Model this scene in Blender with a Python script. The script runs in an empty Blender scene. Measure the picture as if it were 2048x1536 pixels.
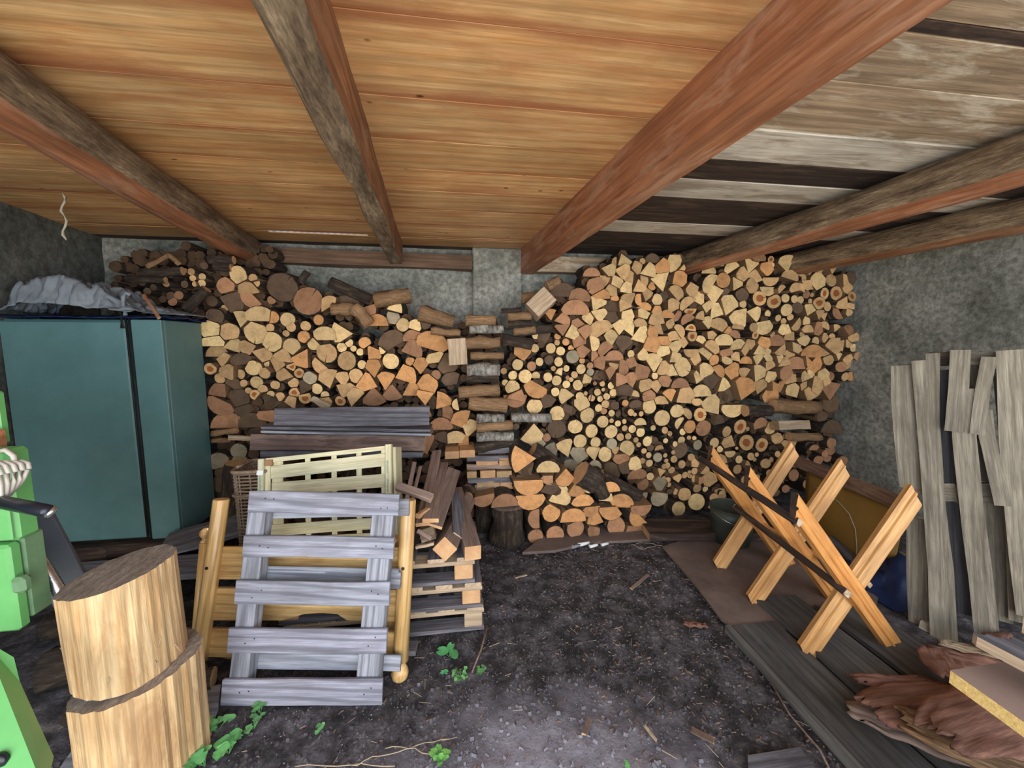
import bpy, bmesh, random, math
from math import sin, cos, pi, radians, sqrt, atan2
from mathutils import Vector as V, Matrix, noise
S = bpy.context.scene
COL = S.collection
R = random.Random(7)
# ---------------------------------------------------------------- camera, sky, sun, exposure
FPX, YAW, PIT, EYE = 770.0, radians(8.0), radians(5.9), 1.6
CF = V((sin(YAW)*cos(PIT), cos(YAW)*cos(PIT), -sin(PIT)))
CR = V((cos(YAW), -sin(YAW), 0)); CU = CR.cross(CF)
CO = V((0, 0, EYE))
cd = bpy.data.cameras.new('camera'); cam = bpy.data.objects.new('camera', cd); COL.objects.link(cam)
cd.sensor_fit = 'HORIZONTAL'; cd.sensor_width = 36; cd.lens = 36*FPX/2048; cd.clip_start = .02
cam.matrix_world = Matrix(((CR.x, CU.x, -CF.x, CO.x), (CR.y, CU.y, -CF.y, CO.y), (CR.z, CU.z, -CF.z, CO.z), (0, 0, 0, 1)))
S.camera = cam
W = bpy.data.worlds.new('sky'); S.world = W; W.use_nodes = True
bg = W.node_tree.nodes['Background']; bg.inputs[0].default_value = (.62, .78, 1, 1); bg.inputs[1].default_value = 1.6
sl = bpy.data.lights.new('sun', 'SUN'); sl.energy = 4.0; sl.angle = .01; sl.color = (1, .93, .82)
so = bpy.data.objects.new('sun', sl); COL.objects.link(so); so.rotation_euler = (radians(-32), radians(12), 0)
def area(name, loc, rot, sx, sy, e, col):
    l = bpy.data.lights.new(name, 'AREA'); l.shape = 'RECTANGLE'; l.size = sx; l.size_y = sy; l.energy = e; l.color = col
    o = bpy.data.objects.new(name, l); COL.objects.link(o); o.location = loc; o.rotation_euler = rot
area('daylight_opening', (.4, -1.3, 2.0), (radians(72), 0, 0), 6.5, 2.6, 190, (.80, .89, 1))
area('sunlit_yard_light', (.3, -1.6, .15), (radians(118), 0, 0), 6.5, 2.2, 215, (1, .88, .72))
S.view_settings.view_transform = 'Standard'; S.view_settings.look = 'None'
S.view_settings.exposure = 0.0; S.view_settings.gamma = 1; S.view_settings.use_curve_mapping = False

# ---------------------------------------------------------------- picking points in the room
def ray(x, y): return CF + CR*((x-1024)/FPX) - CU*((y-768)/FPX)
def atY(x, y, Y): d = ray(x, y); return CO + d*(Y/d.y)
def atZ(x, y, Z): d = ray(x, y); return CO + d*((Z-EYE)/d.z)
def atP(x, y, pl): d = ray(x, y); return CO + d*(((pl[0]-CO).dot(pl[1]))/d.dot(pl[1]))
def plane3(a, b, c):
    n = (b-a).cross(c-a).normalized()
    if n.dot(CO-a) < 0: n = -n
    return (a, n)
def lin(c): return tuple(((v/255)/12.92 if v/255 < .04045 else ((v/255+.055)/1.055)**2.4) for v in c)

# ---------------------------------------------------------------- materials
def mat(name, rough=.8, metal=0):
    m = bpy.data.materials.new(name); m.use_nodes = True; nt = m.node_tree
    b = nt.nodes['Principled BSDF']; b.inputs['Roughness'].default_value = rough; b.inputs['Metallic'].default_value = metal
    return m, nt, b
def nd(nt, t, **k):
    n = nt.nodes.new(t)
    for a, v in k.items():
        if a[:2] == 'i_': n.inputs[a[2:].replace('_', ' ')].default_value = v
        else: setattr(n, a, v)
    return n
def coords(nt, sc, rnd=True):
    tc = nd(nt, 'ShaderNodeTexCoord'); mp = nd(nt, 'ShaderNodeVectorMath', operation='MULTIPLY')
    nt.links.new(tc.outputs['Object'], mp.inputs[0]); mp.inputs[1].default_value = sc
    if not rnd: return mp.outputs[0]
    oi = nd(nt, 'ShaderNodeObjectInfo'); m2 = nd(nt, 'ShaderNodeMath', operation='MULTIPLY'); m2.inputs[1].default_value = 57
    nt.links.new(oi.outputs['Random'], m2.inputs[0])
    ad = nd(nt, 'ShaderNodeVectorMath', operation='ADD'); nt.links.new(mp.outputs[0], ad.inputs[0]); nt.links.new(m2.outputs[0], ad.inputs[1])
    return ad.outputs[0]
def noi(nt, vec, scale=1, detail=4, rough=.6, dist=0):
    n = nd(nt, 'ShaderNodeTexNoise'); n.inputs['Scale'].default_value = scale; n.inputs['Detail'].default_value = detail
    n.inputs['Roughness'].default_value = rough; n.inputs['Distortion'].default_value = dist
    nt.links.new(vec, n.inputs['Vector']); return n.outputs['Fac']
def ramp(nt, fac, stops):
    r = nd(nt, 'ShaderNodeValToRGB'); e = r.color_ramp.elements
    while len(e) < len(stops): e.new(.5)
    for i, (p, c) in enumerate(stops):
        e[i].position = p; e[i].color = tuple(c)+(1,) if len(c) == 3 else c
    nt.links.new(fac, r.inputs[0]); return r.outputs[0]
def mix(nt, a, b, f, mode='MIX'):
    m = nd(nt, 'ShaderNodeMix', data_type='RGBA', blend_type=mode)
    for s, v in ((0, f), (6, a), (7, b)):
        if hasattr(v, 'is_output'): nt.links.new(v, m.inputs[s])
        else: m.inputs[s].default_value = v if s == 0 else tuple(v)+(1,)
    return m.outputs[2]
def bump(nt, b, h, st, dist=.01):
    n = nd(nt, 'ShaderNodeBump'); n.inputs['Strength'].default_value = st; n.inputs['Distance'].default_value = dist
    nt.links.new(h, n.inputs['Height']); nt.links.new(n.outputs[0], b.inputs['Normal'])
def objcol(nt): return nd(nt, 'ShaderNodeObjectInfo').outputs['Color']
G = lambda v: (v, v, v)
def wood(name, c0, c1, rough=.7, grain=1.0, rings=.45, stain=None, stainamt=.5, bmp=.35, spots=0, edge=None, tint=True):
    """long-grain timber; grain runs along local X; obj.color tints it"""
    m, nt, b = mat(name, rough); c0, c1 = lin(c0), lin(c1)
    v = coords(nt, (1.6*grain, 22*grain, 22*grain)); v2 = coords(nt, (.55*grain, 13*grain, 13*grain)); v4 = coords(nt, (5*grain, 150*grain, 150*grain)); v3 = coords(nt, (1, 1, 1))
    f = noi(nt, v, 1.6, 5, .65, .3)
    w = nd(nt, 'ShaderNodeTexWave', wave_type='BANDS', bands_direction='DIAGONAL'); w.inputs['Scale'].default_value = .9
    w.inputs['Distortion'].default_value = 9; w.inputs['Detail'].default_value = 2.5; w.inputs['Detail Scale'].default_value = .7
    nt.links.new(v2, w.inputs['Vector'])
    col = ramp(nt, f, [(.3, c0), (.7, c1)])
    col = mix(nt, col, ramp(nt, noi(nt, v4, 1, 3, .6), [(.35, G(.72)), (.6, G(1.06))]), .75, 'MULTIPLY')
    dk = tuple(x*.5 for x in c0)
    col = mix(nt, col, dk, mix_f(nt, w.outputs['Fac'], .55, .95, rings))
    big = noi(nt, v3, 2.3, 3, .6)
    col = mix(nt, col, ramp(nt, big, [(.3, G(.72)), (.7, G(1.12))]), 1.0, 'MULTIPLY')
    if stain:
        s = noi(nt, coords(nt, (2.2, 9, 9)), 1, 5, .7, .5)
        col = mix(nt, col, lin(stain), mix_f(nt, s, .5, .62, stainamt))
    if edge:
        tc = nd(nt, 'ShaderNodeTexCoord'); sx = nd(nt, 'ShaderNodeSeparateXYZ'); nt.links.new(tc.outputs['Object'], sx.inputs[0])
        ab = nd(nt, 'ShaderNodeMath', operation='ABSOLUTE'); nt.links.new(sx.outputs[1], ab.inputs[0])
        nn = nd(nt, 'ShaderNodeMath', operation='MULTIPLY_ADD'); nt.links.new(noi(nt, coords(nt, (1.2, 5, 5)), 1, 6, .7, .6), nn.inputs[0]); nn.inputs[1].default_value = .16; nt.links.new(ab.outputs[0], nn.inputs[2])
        col = mix(nt, col, lin(edge), mix_f(nt, nn.outputs[0], .19, .245, .8))
    if spots:
        vo = nd(nt, 'ShaderNodeTexVoronoi'); vo.inputs['Scale'].default_value = spots; nt.links.new(coords(nt, (1, 1.7, 1)), vo.inputs['Vector'])
        k = mix_f(nt, vo.outputs['Distance'], .07, .04, .9)
        col = mix(nt, col, lin((84, 44, 20)), k)
    if tint: col = mix(nt, col, objcol(nt), 1.0, 'MULTIPLY')
    nt.links.new(col, b.inputs['Base Color']); bump(nt, b, f, bmp, .006)
    return m
def mix_f(nt, fac, lo, hi, amt):
    r = nd(nt, 'ShaderNodeMapRange'); r.inputs[1].default_value = lo; r.inputs[2].default_value = hi; r.inputs[3].default_value = 0; r.inputs[4].default_value = amt
    nt.links.new(fac, r.inputs[0]); return r.outputs[0]
def mottled(name, cols, scale=3, rough=.9, bmp=.5, detail=8, bdist=.02, rnd=True, sc=(1, 1, 1), metal=0, tint=False, fine=0):
    m, nt, b = mat(name, rough, metal); v = coords(nt, sc, rnd)
    f = noi(nt, v, scale, detail, .68)
    n = len(cols); col = ramp(nt, f, [(.3+.42*i/(n-1), lin(c)) for i, c in enumerate(cols)])
    if fine:
        f2 = noi(nt, v, fine, 3, .7); col = mix(nt, col, ramp(nt, f2, [(.35, G(.45)), (.65, G(1.25))]), .8, 'MULTIPLY')
    if tint: col = mix(nt, col, objcol(nt), 1.0, 'MULTIPLY')
    nt.links.new(col, b.inputs['Base Color']); bump(nt, b, f, bmp, bdist)
    return m
def endgrain(name, dark=1.0):
    """sawn end: rings about the object's origin (its pith), radial checks, tinted by obj.color"""
    m, nt, b = mat(name, .85)
    tc = nd(nt, 'ShaderNodeTexCoord'); sx = nd(nt, 'ShaderNodeSeparateXYZ'); nt.links.new(tc.outputs['Object'], sx.inputs[0])
    cx = nd(nt, 'ShaderNodeCombineXYZ'); nt.links.new(sx.outputs[0], cx.inputs[0]); nt.links.new(sx.outputs[2], cx.inputs[1])
    w = nd(nt, 'ShaderNodeTexWave', wave_type='RINGS', rings_direction='Z'); w.inputs['Scale'].default_value = 55
    w.inputs['Distortion'].default_value = 2.2; w.inputs['Detail'].default_value = 2; w.inputs['Detail Scale'].default_value = 1.2
    nt.links.new(cx.outputs[0], w.inputs['Vector'])
    v = coords(nt, (1, 1, 1)); f = noi(nt, v, 16, 5, .7); f2 = noi(nt, v, 130, 3, .7)
    col = ramp(nt, f, [(.3, G(.58)), (.5, G(.92)), (.72, G(1.12))])
    col = mix(nt, col, G(.62), mix_f(nt, w.outputs['Fac'], .4, 1, .6))
    col = mix(nt, col, ramp(nt, f2, [(.3, G(.7)), (.6, G(1.08))]), .7, 'MULTIPLY')
    col = mix(nt, col, objcol(nt), 1.0, 'MULTIPLY')
    if dark != 1: col = mix(nt, col, lin((196, 142, 108)), 1.0, 'MULTIPLY')
    nt.links.new(col, b.inputs['Base Color']); bump(nt, b, f2, .3, .004)
    return m
M = {}
M['pine_ceiling'] = wood('varnished_pine', (224, 164, 102), (246, 204, 146), .5, .8, .36, (196, 126, 78), .45, .25, 4.2, (166, 102, 66))
M['paint_white'] = wood('worn_white_paint', (204, 194, 176), (238, 231, 216), .75, 1, .12, (120, 92, 66), .55, .3)
M['old_dark'] = wood('old_dark_board', (38, 28, 24), (74, 56, 46), .8, 1, .4, (112, 90, 72), .5, .4)
M['old_grey'] = wood('old_greybrown_board', (146, 122, 96), (194, 170, 140), .8, 1, .3, (222, 212, 192), .6, .4)
M['beam_red'] = wood('red_brown_beam', (146, 92, 62), (194, 130, 92), .55, .8, .35, (206, 170, 142), .35, .5)
M['beam_bark'] = mottled('beam_wane', [(70, 54, 40), (122, 100, 76), (164, 140, 110), (206, 180, 148)], 6, .85, 1, 12, .03, sc=(.6, 3.5, 3.5), fine=38)
M['beam_brown'] = wood('brown_beam', (112, 72, 46), (166, 114, 76), .7, 1, .4, (170, 136, 108), .35, .5)
M['concrete'] = mottled('rough_concrete', [(104, 108, 98), (136, 138, 128), (160, 160, 150), (184, 182, 172)], 2.2, .95, .8, 12, .03, False, fine=26)
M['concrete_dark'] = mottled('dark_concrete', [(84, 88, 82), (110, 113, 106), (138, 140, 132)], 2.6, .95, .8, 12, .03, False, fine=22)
M['soil'] = mottled('dark_soil', [(34, 32, 34), (62, 58, 60), (102, 97, 101), (146, 140, 144)], 9, .97, 1, 14, .03, False, fine=70)
mm = M['soil']; nt = mm.node_tree; b = nt.nodes['Principled BSDF']; src = b.inputs['Base Color'].links[0].from_socket
tc = nd(nt, 'ShaderNodeTexCoord'); mp = nd(nt, 'ShaderNodeVectorMath', operation='SUBTRACT'); nt.links.new(tc.outputs['Object'], mp.inputs[0]); mp.inputs[1].default_value = (.30, 1.05, 0)
ms_ = nd(nt, 'ShaderNodeVectorMath', operation='MULTIPLY'); nt.links.new(mp.outputs[0], ms_.inputs[0]); ms_.inputs[1].default_value = (1.2, 1.5, 0)
ln = nd(nt, 'ShaderNodeVectorMath', operation='LENGTH'); nt.links.new(ms_.outputs[0], ln.inputs[0])
ad = nd(nt, 'ShaderNodeMath', operation='MULTIPLY_ADD'); nt.links.new(noi(nt, coords(nt, (1, 1, 1), False), 4, 8, .7), ad.inputs[0]); ad.inputs[1].default_value = -1.1; nt.links.new(ln.outputs['Value'], ad.inputs[2])
nt.links.new(mix(nt, src, mix(nt, src, lin((186, 180, 192)), .8), mix_f(nt, ad.outputs[0], .42, -.3, 1.0)), b.inputs['Base Color'])  # the floor's bright bluish patch of light, painted into the soil colour
M['yard'] = mottled('pale_gravel', [(150, 142, 128), (190, 182, 166)], 12, .95, .5, 8, .02, False)
M['end'] = endgrain('log_end'); M['heart'] = endgrain('log_heartwood', .6)
M['split'] = wood('split_log_side', (112, 84, 58), (176, 138, 98), .85, 3, .3, tint=False)
M['bark'] = mottled('bark', [(34, 26, 20), (66, 52, 40), (100, 84, 68)], 14, .95, 1, 8, .02, sc=(3, .7, 3))
M['barkx'] = mottled('bark_long', [(30, 24, 20), (60, 48, 38), (104, 90, 74)], 12, .95, 1, 8, .02, sc=(.8, 3, 3))
M['birch'] = mottled('birch_bark', [(46, 40, 36), (136, 130, 120), (196, 190, 178)], 16, .9, .6, 8, .01, sc=(2, 1, 1))
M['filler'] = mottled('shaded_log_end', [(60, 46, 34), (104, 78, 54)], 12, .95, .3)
M['weather'] = wood('weathered_grey_plank', (126, 128, 136), (178, 180, 190), .8, 1.1, .6, (104, 98, 98), .3, .5)
M['weather_dk'] = wood('dark_weathered_plank', (84, 82, 88), (130, 128, 134), .85, 1.2, .5, (44, 40, 42), .4, .5)
M['plum'] = wood('brown_peeling_plank', (92, 72, 66), (138, 112, 102), .85, 1.2, .4, (176, 152, 130), .3, .5)
M['brownplank'] = wood('dull_brown_plank', (122, 102, 92), (166, 142, 128), .85, 1.2, .3, None, .3, .4)
M['pine_bed'] = wood('lacquered_pine', (212, 164, 98), (240, 202, 140), .28, 1.2, .45, (150, 86, 44), .3, .08)
M['pine_saw'] = wood('yellow_pine_profile', (208, 146, 80), (236, 186, 120), .55, 1.5, .3, (160, 104, 58), .25, .2)
M['poplar'] = wood('poplar_veneer', (204, 194, 152), (228, 220, 184), .7, 1.2, .1, None, .3, .15)
M['palewood'] = wood('pale_pallet_wood', (176, 150, 120), (212, 188, 158), .8, 1.5, .3, None, .3, .4)
M['greypallet'] = wood('silver_grey_slat', (112, 104, 90), (166, 156, 138), .85, 1.5, .35, (92, 84, 72), .4, .6)
M['sawnend'] = mottled('sawn_orange_end', [(184, 138, 96), (214, 172, 126)], 12, .85, .3)
M['endwood'] = mottled('sawn_plank_end', [(150, 118, 82), (200, 166, 122)], 14, .85, .3)
M['blockside'] = wood('split_fibrous_wood', (206, 160, 104), (242, 210, 160), .8, 1.0, .4, (150, 108, 70), .5, 1.0)
M['blocktop'] = mottled('grey_sawn_top', [(122, 106, 94), (156, 140, 126), (184, 170, 156)], 9, .9, .7, 9, .02, sc=(1, 4, 1), fine=60)
M['steel_teal'] = mottled('faded_teal_paint', [(82, 118, 116), (94, 132, 132), (108, 146, 146)], 1.6, .5, .1, 8, .005, False)
M['rubber'] = mottled('black_rubber', [(14, 16, 14), (34, 34, 30)], 20, .7, .2)
M['green'] = mottled('light_green_paint', [(96, 168, 96), (118, 190, 112)], 3, .4, .05)
M['green_dk'] = mottled('dusty_green_paint', [(92, 130, 92), (120, 150, 112)], 8, .7, .2)
M['chrome'] = mottled('bright_steel', [(170, 172, 176), (226, 228, 232)], 30, .25, .5, 4, .003, metal=.9)
M['greysteel'] = mottled('grey_steel', [(104, 114, 132), (126, 136, 152)], 3, .5, .1)
M['cable'] = mottled('white_cable', [(184, 178, 166), (214, 208, 196)], 5, .6, .05)
M['blackplastic'] = mottled('black_plastic', [(22, 26, 34), (34, 38, 48)], 5, .3, .05)
M['tarp'] = mottled('grey_cloth', [(94, 104, 112), (126, 135, 143), (154, 161, 168)], 2.5, .8, .2, 6, .01)
M['bluetarp'] = mottled('blue_tarp', [(14, 30, 66), (26, 50, 98)], 3, .45, .2)
M['wicker'] = mottled('wicker', [(96, 78, 62), (148, 128, 106)], 30, .8, .5)
M['ochre'] = mottled('ochre_plastic', [(140, 108, 50), (166, 132, 66)], 1.5, .4, .1)
M['bucket'] = mottled('dull_green_bucket', [(52, 58, 50), (76, 82, 72)], 3, .5, .2)
M['mat'] = mottled('brown_floor_sheet', [(84, 72, 66), (110, 94, 86), (130, 112, 102)], 3, .9, .3)
M['floorplank'] = wood('grimy_floor_plank', (60, 58, 56), (98, 95, 92), .9, .9, .4, (104, 102, 96), .3, .6)
M['barkpiece'] = wood('red_brown_bark', (106, 70, 58), (158, 114, 94), .85, 1.6, .3, None, .3, .7)
M['chipboard'] = mottled('chipboard_edge', [(214, 172, 100), (246, 216, 140)], 90, .9, .4, 3, .004)
M['boardtop'] = mottled('pink_grey_laminate', [(138, 116, 106), (166, 144, 132)], 3, .6, .1)
M['leaf'] = mottled('fresh_leaf', [(84, 150, 92), (134, 192, 116)], 20, .6, .2, tint=True)
M['straw'] = mottled('dry_straw', [(150, 130, 104), (196, 178, 150)], 8, .9, .1)
M['chip'] = mottled('wood_chip', [(84, 66, 58), (140, 116, 100)], 8, .9, .2)
M['stone'] = mottled('pale_crumb', [(88, 85, 88), (140, 136, 138)], 8, .9, .2)
M['web'] = mottled('cobweb', [(120, 112, 96), (160, 150, 130)], 8, .95, .1)
M['inkgreen'] = mottled('green_print', [(30, 120, 110), (40, 140, 128)], 5, .8, .0)
M['whitelabel'] = mottled('white_label', [(224, 224, 222), (240, 240, 238)], 5, .7, .0)
M['slot'] = mottled('grey_corrugated_edge', [(150, 148, 144), (186, 184, 180)], 6, .6, .1)
M['card'] = mottled('brown_cardboard', [(140, 106, 74), (160, 124, 90)], 5, .9, .1)

# ---------------------------------------------------------------- object helpers
WM = {}
def put(o, Mw, parent=None):
    COL.objects.link(o); WM[o] = Mw
    if parent: o.parent = parent; o.matrix_basis = WM[parent].inverted() @ Mw
    else: o.matrix_basis = Mw
    return o
def tag(o, label=None, cat=None, group=None, kind=None):
    if label: o['label'] = label
    if cat: o['category'] = cat
    if group: o['group'] = group
    if kind: o['kind'] = kind
    return o
def root(name, loc, label, cat, group=None):
    o = bpy.data.objects.new(name, None); o.empty_display_size = .05
    put(o, Matrix.Translation(V(loc))); return tag(o, label, cat, group)
def frame(org, X, Z):
    X = V(X).normalized(); Z = V(Z); Y = Z.cross(X).normalized(); Z = X.cross(Y)
    return Matrix(((X.x, Y.x, Z.x, org[0]), (X.y, Y.y, Z.y, org[1]), (X.z, Y.z, Z.z, org[2]), (0, 0, 0, 1)))
def mesh(name, vs, fs, ms, parent=None, Mw=None, org=None, idx=None, smooth=False):
    """vs are world points unless Mw is given (then local to Mw)"""
    if Mw is None:
        if org is None:
            n = len(vs); org = V((sum(v[0] for v in vs)/n, sum(v[1] for v in vs)/n, min(v[2] for v in vs)))
        org = V(org); Mw = Matrix.Translation(org); vs = [V(v)-org for v in vs]
    me = bpy.data.meshes.new(name); me.from_pydata([tuple(v) for v in vs], [], fs)
    for m in (ms if isinstance(ms, (list, tuple)) else [ms]): me.materials.append(M[m] if isinstance(m, str) else m)
    if idx: me.polygons.foreach_set('material_index', idx)
    if smooth: me.polygons.foreach_set('use_smooth', [True]*len(me.polygons))
    me.update(); return put(bpy.data.objects.new(name, me), Mw, parent)
def sweep(name, p0, p1, nrm, stations, ms, parent=None, smooth=False, midx=None):
    """stations: [(x along, [(y,z)...])]; caps take material 1 when given"""
    p0, p1 = V(p0), V(p1); Mw = frame(p0, p1-p0, nrm); n = len(stations[0][1]); vs = []; fs = []; ix = []
    for x, pts in stations: vs += [(x if not callable(x) else x(y, z), y, z) for y, z in pts]
    for i in range(len(stations)-1):
        for j in range(n):
            k = (j+1) % n; fs.append((i*n+j, i*n+k, (i+1)*n+k, (i+1)*n+j)); ix.append(midx[j] if midx else 0)
    cap = 1 if len(ms) > 1 and isinstance(ms, (list, tuple)) else 0
    fs.append(tuple(reversed(range(n)))); fs.append(tuple((len(stations)-1)*n+j for j in range(n))); ix += [cap, cap]
    o = mesh(name, vs, [tuple(reversed(f)) for f in fs], ms, parent, Mw, idx=ix)
    if smooth:
        me = o.data; me.polygons.foreach_set('use_smooth', [True]*(len(fs)-2)+[False, False])
    return o
def plank(name, p0, p1, w, t, nrm, m, parent=None, wob=.004, segs=5, jag=0, end='endwood', bow=0, twist=0, ch=.003):
    p0, p1 = V(p0), V(p1); L = (p1-p0).length; c = min(ch, t*.2); st = []; sd = R.random()*99
    jags = [R.uniform(-jag, jag) for _ in range(8)], [R.uniform(-jag, jag) for _ in range(8)]
    for i in range(segs+1):
        f = i/segs; oy = wob*noise.noise((f*3, sd, 0)); oz = wob*.6*noise.noise((f*3, sd, 5))+bow*4*f*(1-f)
        ww = w/2*(1+.03*noise.noise((f*4, sd, 9))*(1 if wob else 0)); h = t/2
        pts = [(-ww+c, -h), (ww-c, -h), (ww, -h+c), (ww, h-c), (ww-c, h), (-ww+c, h), (-ww, h-c), (-ww, -h+c)]
        a = twist*(f-.5); pts = [(y*cos(a)-z*sin(a)+oy, y*sin(a)+z*cos(a)+oz) for y, z in pts]
        st.append((f*L, pts))
    o = sweep(name, p0, p1, nrm, st, [m, end], parent)
    if jag:
        me = o.data
        for j in range(8): me.vertices[j].co.x += jags[0][j]; me.vertices[segs*8+j].co.x += jags[1][j]
    return o
def pole(name, p0, p1, r0, r1, ms, parent=None, n=14, segs=6, lump=.06, bend=.0, nrm=None, smooth=True):
    p0, p1 = V(p0), V(p1); L = (p1-p0).length; sd = R.random()*99; st = []
    for i in range(segs+1):
        f = i/segs; r = r0+(r1-r0)*f; by = bend*sin(pi*f)+bend*.5*noise.noise((f*2.5, sd, 3)); bz = bend*.6*noise.noise((f*2.5, sd, 7))
        pts = []
        for j in range(n):
            a = 2*pi*j/n; rr = r*(1+lump*noise.noise((cos(a)*1.3, sin(a)*1.3+sd, f*3))*2)
            pts.append((rr*cos(a)+by, rr*sin(a)+bz))
        st.append((f*L, pts))
    d = (p1-p0).normalized(); nrm = nrm or (V((0, 0, 1)) if abs(d.z) < .9 else V((0, 1, 0)))
    return sweep(name, p0, p1, nrm, st, ms, parent, smooth)
def lathe(name, p0, d, prof, ms, parent=None, n=20, up=None):
    d = V(d).normalized(); st = [(x, [(r*cos(2*pi*j/n), r*sin(2*pi*j/n)) for j in range(n)]) for x, r in prof]
    return sweep(name, p0, V(p0)+d, up or (V((0, 0, 1)) if abs(d.z) < .9 else V((0, 1, 0))), st, ms, parent, True)
def tube(name, pts, r, m, parent=None, n=8, smooth=True):
    pts = [V(p) for p in pts]; vs = []; fs = []
    for i, p in enumerate(pts):
        d = (pts[min(i+1, len(pts)-1)]-pts[max(i-1, 0)]).normalized(); a = d.cross(V((.13, .2, 1))).normalized(); b = d.cross(a)
        rr = r[i] if isinstance(r, (list, tuple)) else r
        vs += [p+a*rr*cos(2*pi*j/n)+b*rr*sin(2*pi*j/n) for j in range(n)]
    for i in range(len(pts)-1):
        fs += [(i*n+j, i*n+(j+1) % n, (i+1)*n+(j+1) % n, (i+1)*n+j) for j in range(n)]
    fs += [tuple(reversed(range(n))), tuple((len(pts)-1)*n+j for j in range(n))]
    return mesh(name, vs, fs, m, parent, smooth=smooth)
def box(name, a, b, m, parent=None, bev=.004):
    a, b = V(a), V(b); c = (a+b)/2; d = b-a
    bm = bmesh.new(); bmesh.ops.create_cube(bm, size=1, matrix=Matrix.Diagonal((d.x, d.y, d.z, 1)))
    if bev: bmesh.ops.bevel(bm, geom=bm.edges[:], offset=bev, segments=1, affect='EDGES')
    me = bpy.data.meshes.new(name); bm.to_mesh(me); bm.free(); me.materials.append(M[m])
    return put(bpy.data.objects.new(name, me), Matrix.Translation(c), parent)
def slab(name, poly, z0, z1, m, parent=None):
    n = len(poly); vs = [(p[0], p[1], z0) for p in poly]+[(p[0], p[1], z1) for p in poly]
    fs = [tuple(range(n, 2*n)), tuple(reversed(range(n)))]+[(i, (i+1) % n, n+(i+1) % n, n+i) for i in range(n)]
    return mesh(name, vs, fs, m, parent)
def pxplank(name, pl, a, b, w, t, m, parent=None, off=0, **k):
    """a plank whose centre line runs between two picked points on plane pl"""
    p0, p1 = atP(*a, pl), atP(*b, pl); dx, dy = b[0]-a[0], b[1]-a[1]; l = sqrt(dx*dx+dy*dy); mx, my = (a[0]+b[0])/2, (a[1]+b[1])/2
    ww = (atP(mx-dy/l*w/2, my+dx/l*w/2, pl)-atP(mx+dy/l*w/2, my-dx/l*w/2, pl)).length
    o = pl[1]*(off-t/2); return plank(name, p0+o, p1+o, ww, t, pl[1], m, parent, **k)
# ---------------------------------------------------------------- the setting
ZC, YW = 2.47, 3.70
def lwx(y): return -2.40-.145*y
XR = 3.84
def grid(name, f, nu, nv, m, smooth=True):
    vs = [f(i/nu, j/nv) for j in range(nv+1) for i in range(nu+1)]
    fs = [(j*(nu+1)+i, j*(nu+1)+i+1, (j+1)*(nu+1)+i+1, (j+1)*(nu+1)+i) for j in range(nv) for i in range(nu)]
    return tag(mesh(name, vs, fs, m, org=(0, 0, 0), smooth=smooth), kind='structure')
def fl(u, v):
    x, y = -3.2+7.6*u, -.6+4.6*v; p = V((x, y, 0))
    return (x, y, .012*noise.noise(p*2.2)+.008*noise.noise(p*9)+.004*noise.noise(p*31)-.012)
grid('floor', fl, 260, 170, 'soil')
grid('yard_ground', lambda u, v: (-9+18*u, -10+9.4*v, -.02+.02*noise.noise((u*30, v*20, 1))), 30, 20, 'yard')
cn = lambda p, a=.02: a*noise.noise(V(p)*1.6)+a*.5*noise.noise(V(p)*6)
grid('wall_back', lambda u, v: (-3.1+7.2*u, YW+cn((u*7, 0, v*3)), -.05+2.62*v), 120, 50, 'concrete')
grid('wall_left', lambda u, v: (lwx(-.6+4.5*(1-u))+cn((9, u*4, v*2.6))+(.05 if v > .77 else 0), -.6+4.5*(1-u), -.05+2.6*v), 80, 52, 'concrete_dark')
grid('wall_right', lambda u, v: (XR+cn((20, u*4, v*2.6)), -.6+4.5*u, -.05+2.6*v), 80, 46, 'concrete')
ceil = tag(mesh('ceiling', [(-3.2, -.7, ZC+.05), (4.2, -.7, ZC+.05), (4.2, 3.0, ZC+.05), (-3.2, 3.0, ZC+.05), (-3.2, -.7, ZC+.07), (4.2, -.7, ZC+.07), (4.2, 3.0, ZC+.07), (-3.2, 3.0, ZC+.07)],
    [(0, 1, 2, 3), (7, 6, 5, 4), (0, 4, 5, 1), (1, 5, 6, 2), (2, 6, 7, 3), (3, 7, 4, 0)], 'old_dark', org=(0, 0, ZC+.05)), kind='structure')
bx3 = lambda y: .885-.082*y
def board(y0, y1, x0, x1, m, col=(1, 1, 1), dz=0, t=.026):
    ym = (y0+y1)/2
    o = plank('board', (x0, ym, ZC+t/2+dz), (x1, ym, ZC+t/2+dz), (y1-y0)-.006, t, (0, 0, 1), m, ceil, wob=.003, segs=8, end='endwood', ch=.0008); o.color = tuple(col)+(1,); return o
ys = [-.66, -.36, -.05, .25, .54, .82, 1.145, 1.5, 1.79, 2.07, 2.345, 2.65, 2.95, 3.30]
for i in range(len(ys)-1):
    k = .86+.24*R.random(); w = R.uniform(-.05, .05)
    board(ys[i], ys[i+1], lwx(ys[i])-.05, bx3(ys[i])+.06, 'pine_ceiling', (k, k*(1-w*.4), k*(1-w)), 0)
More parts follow.
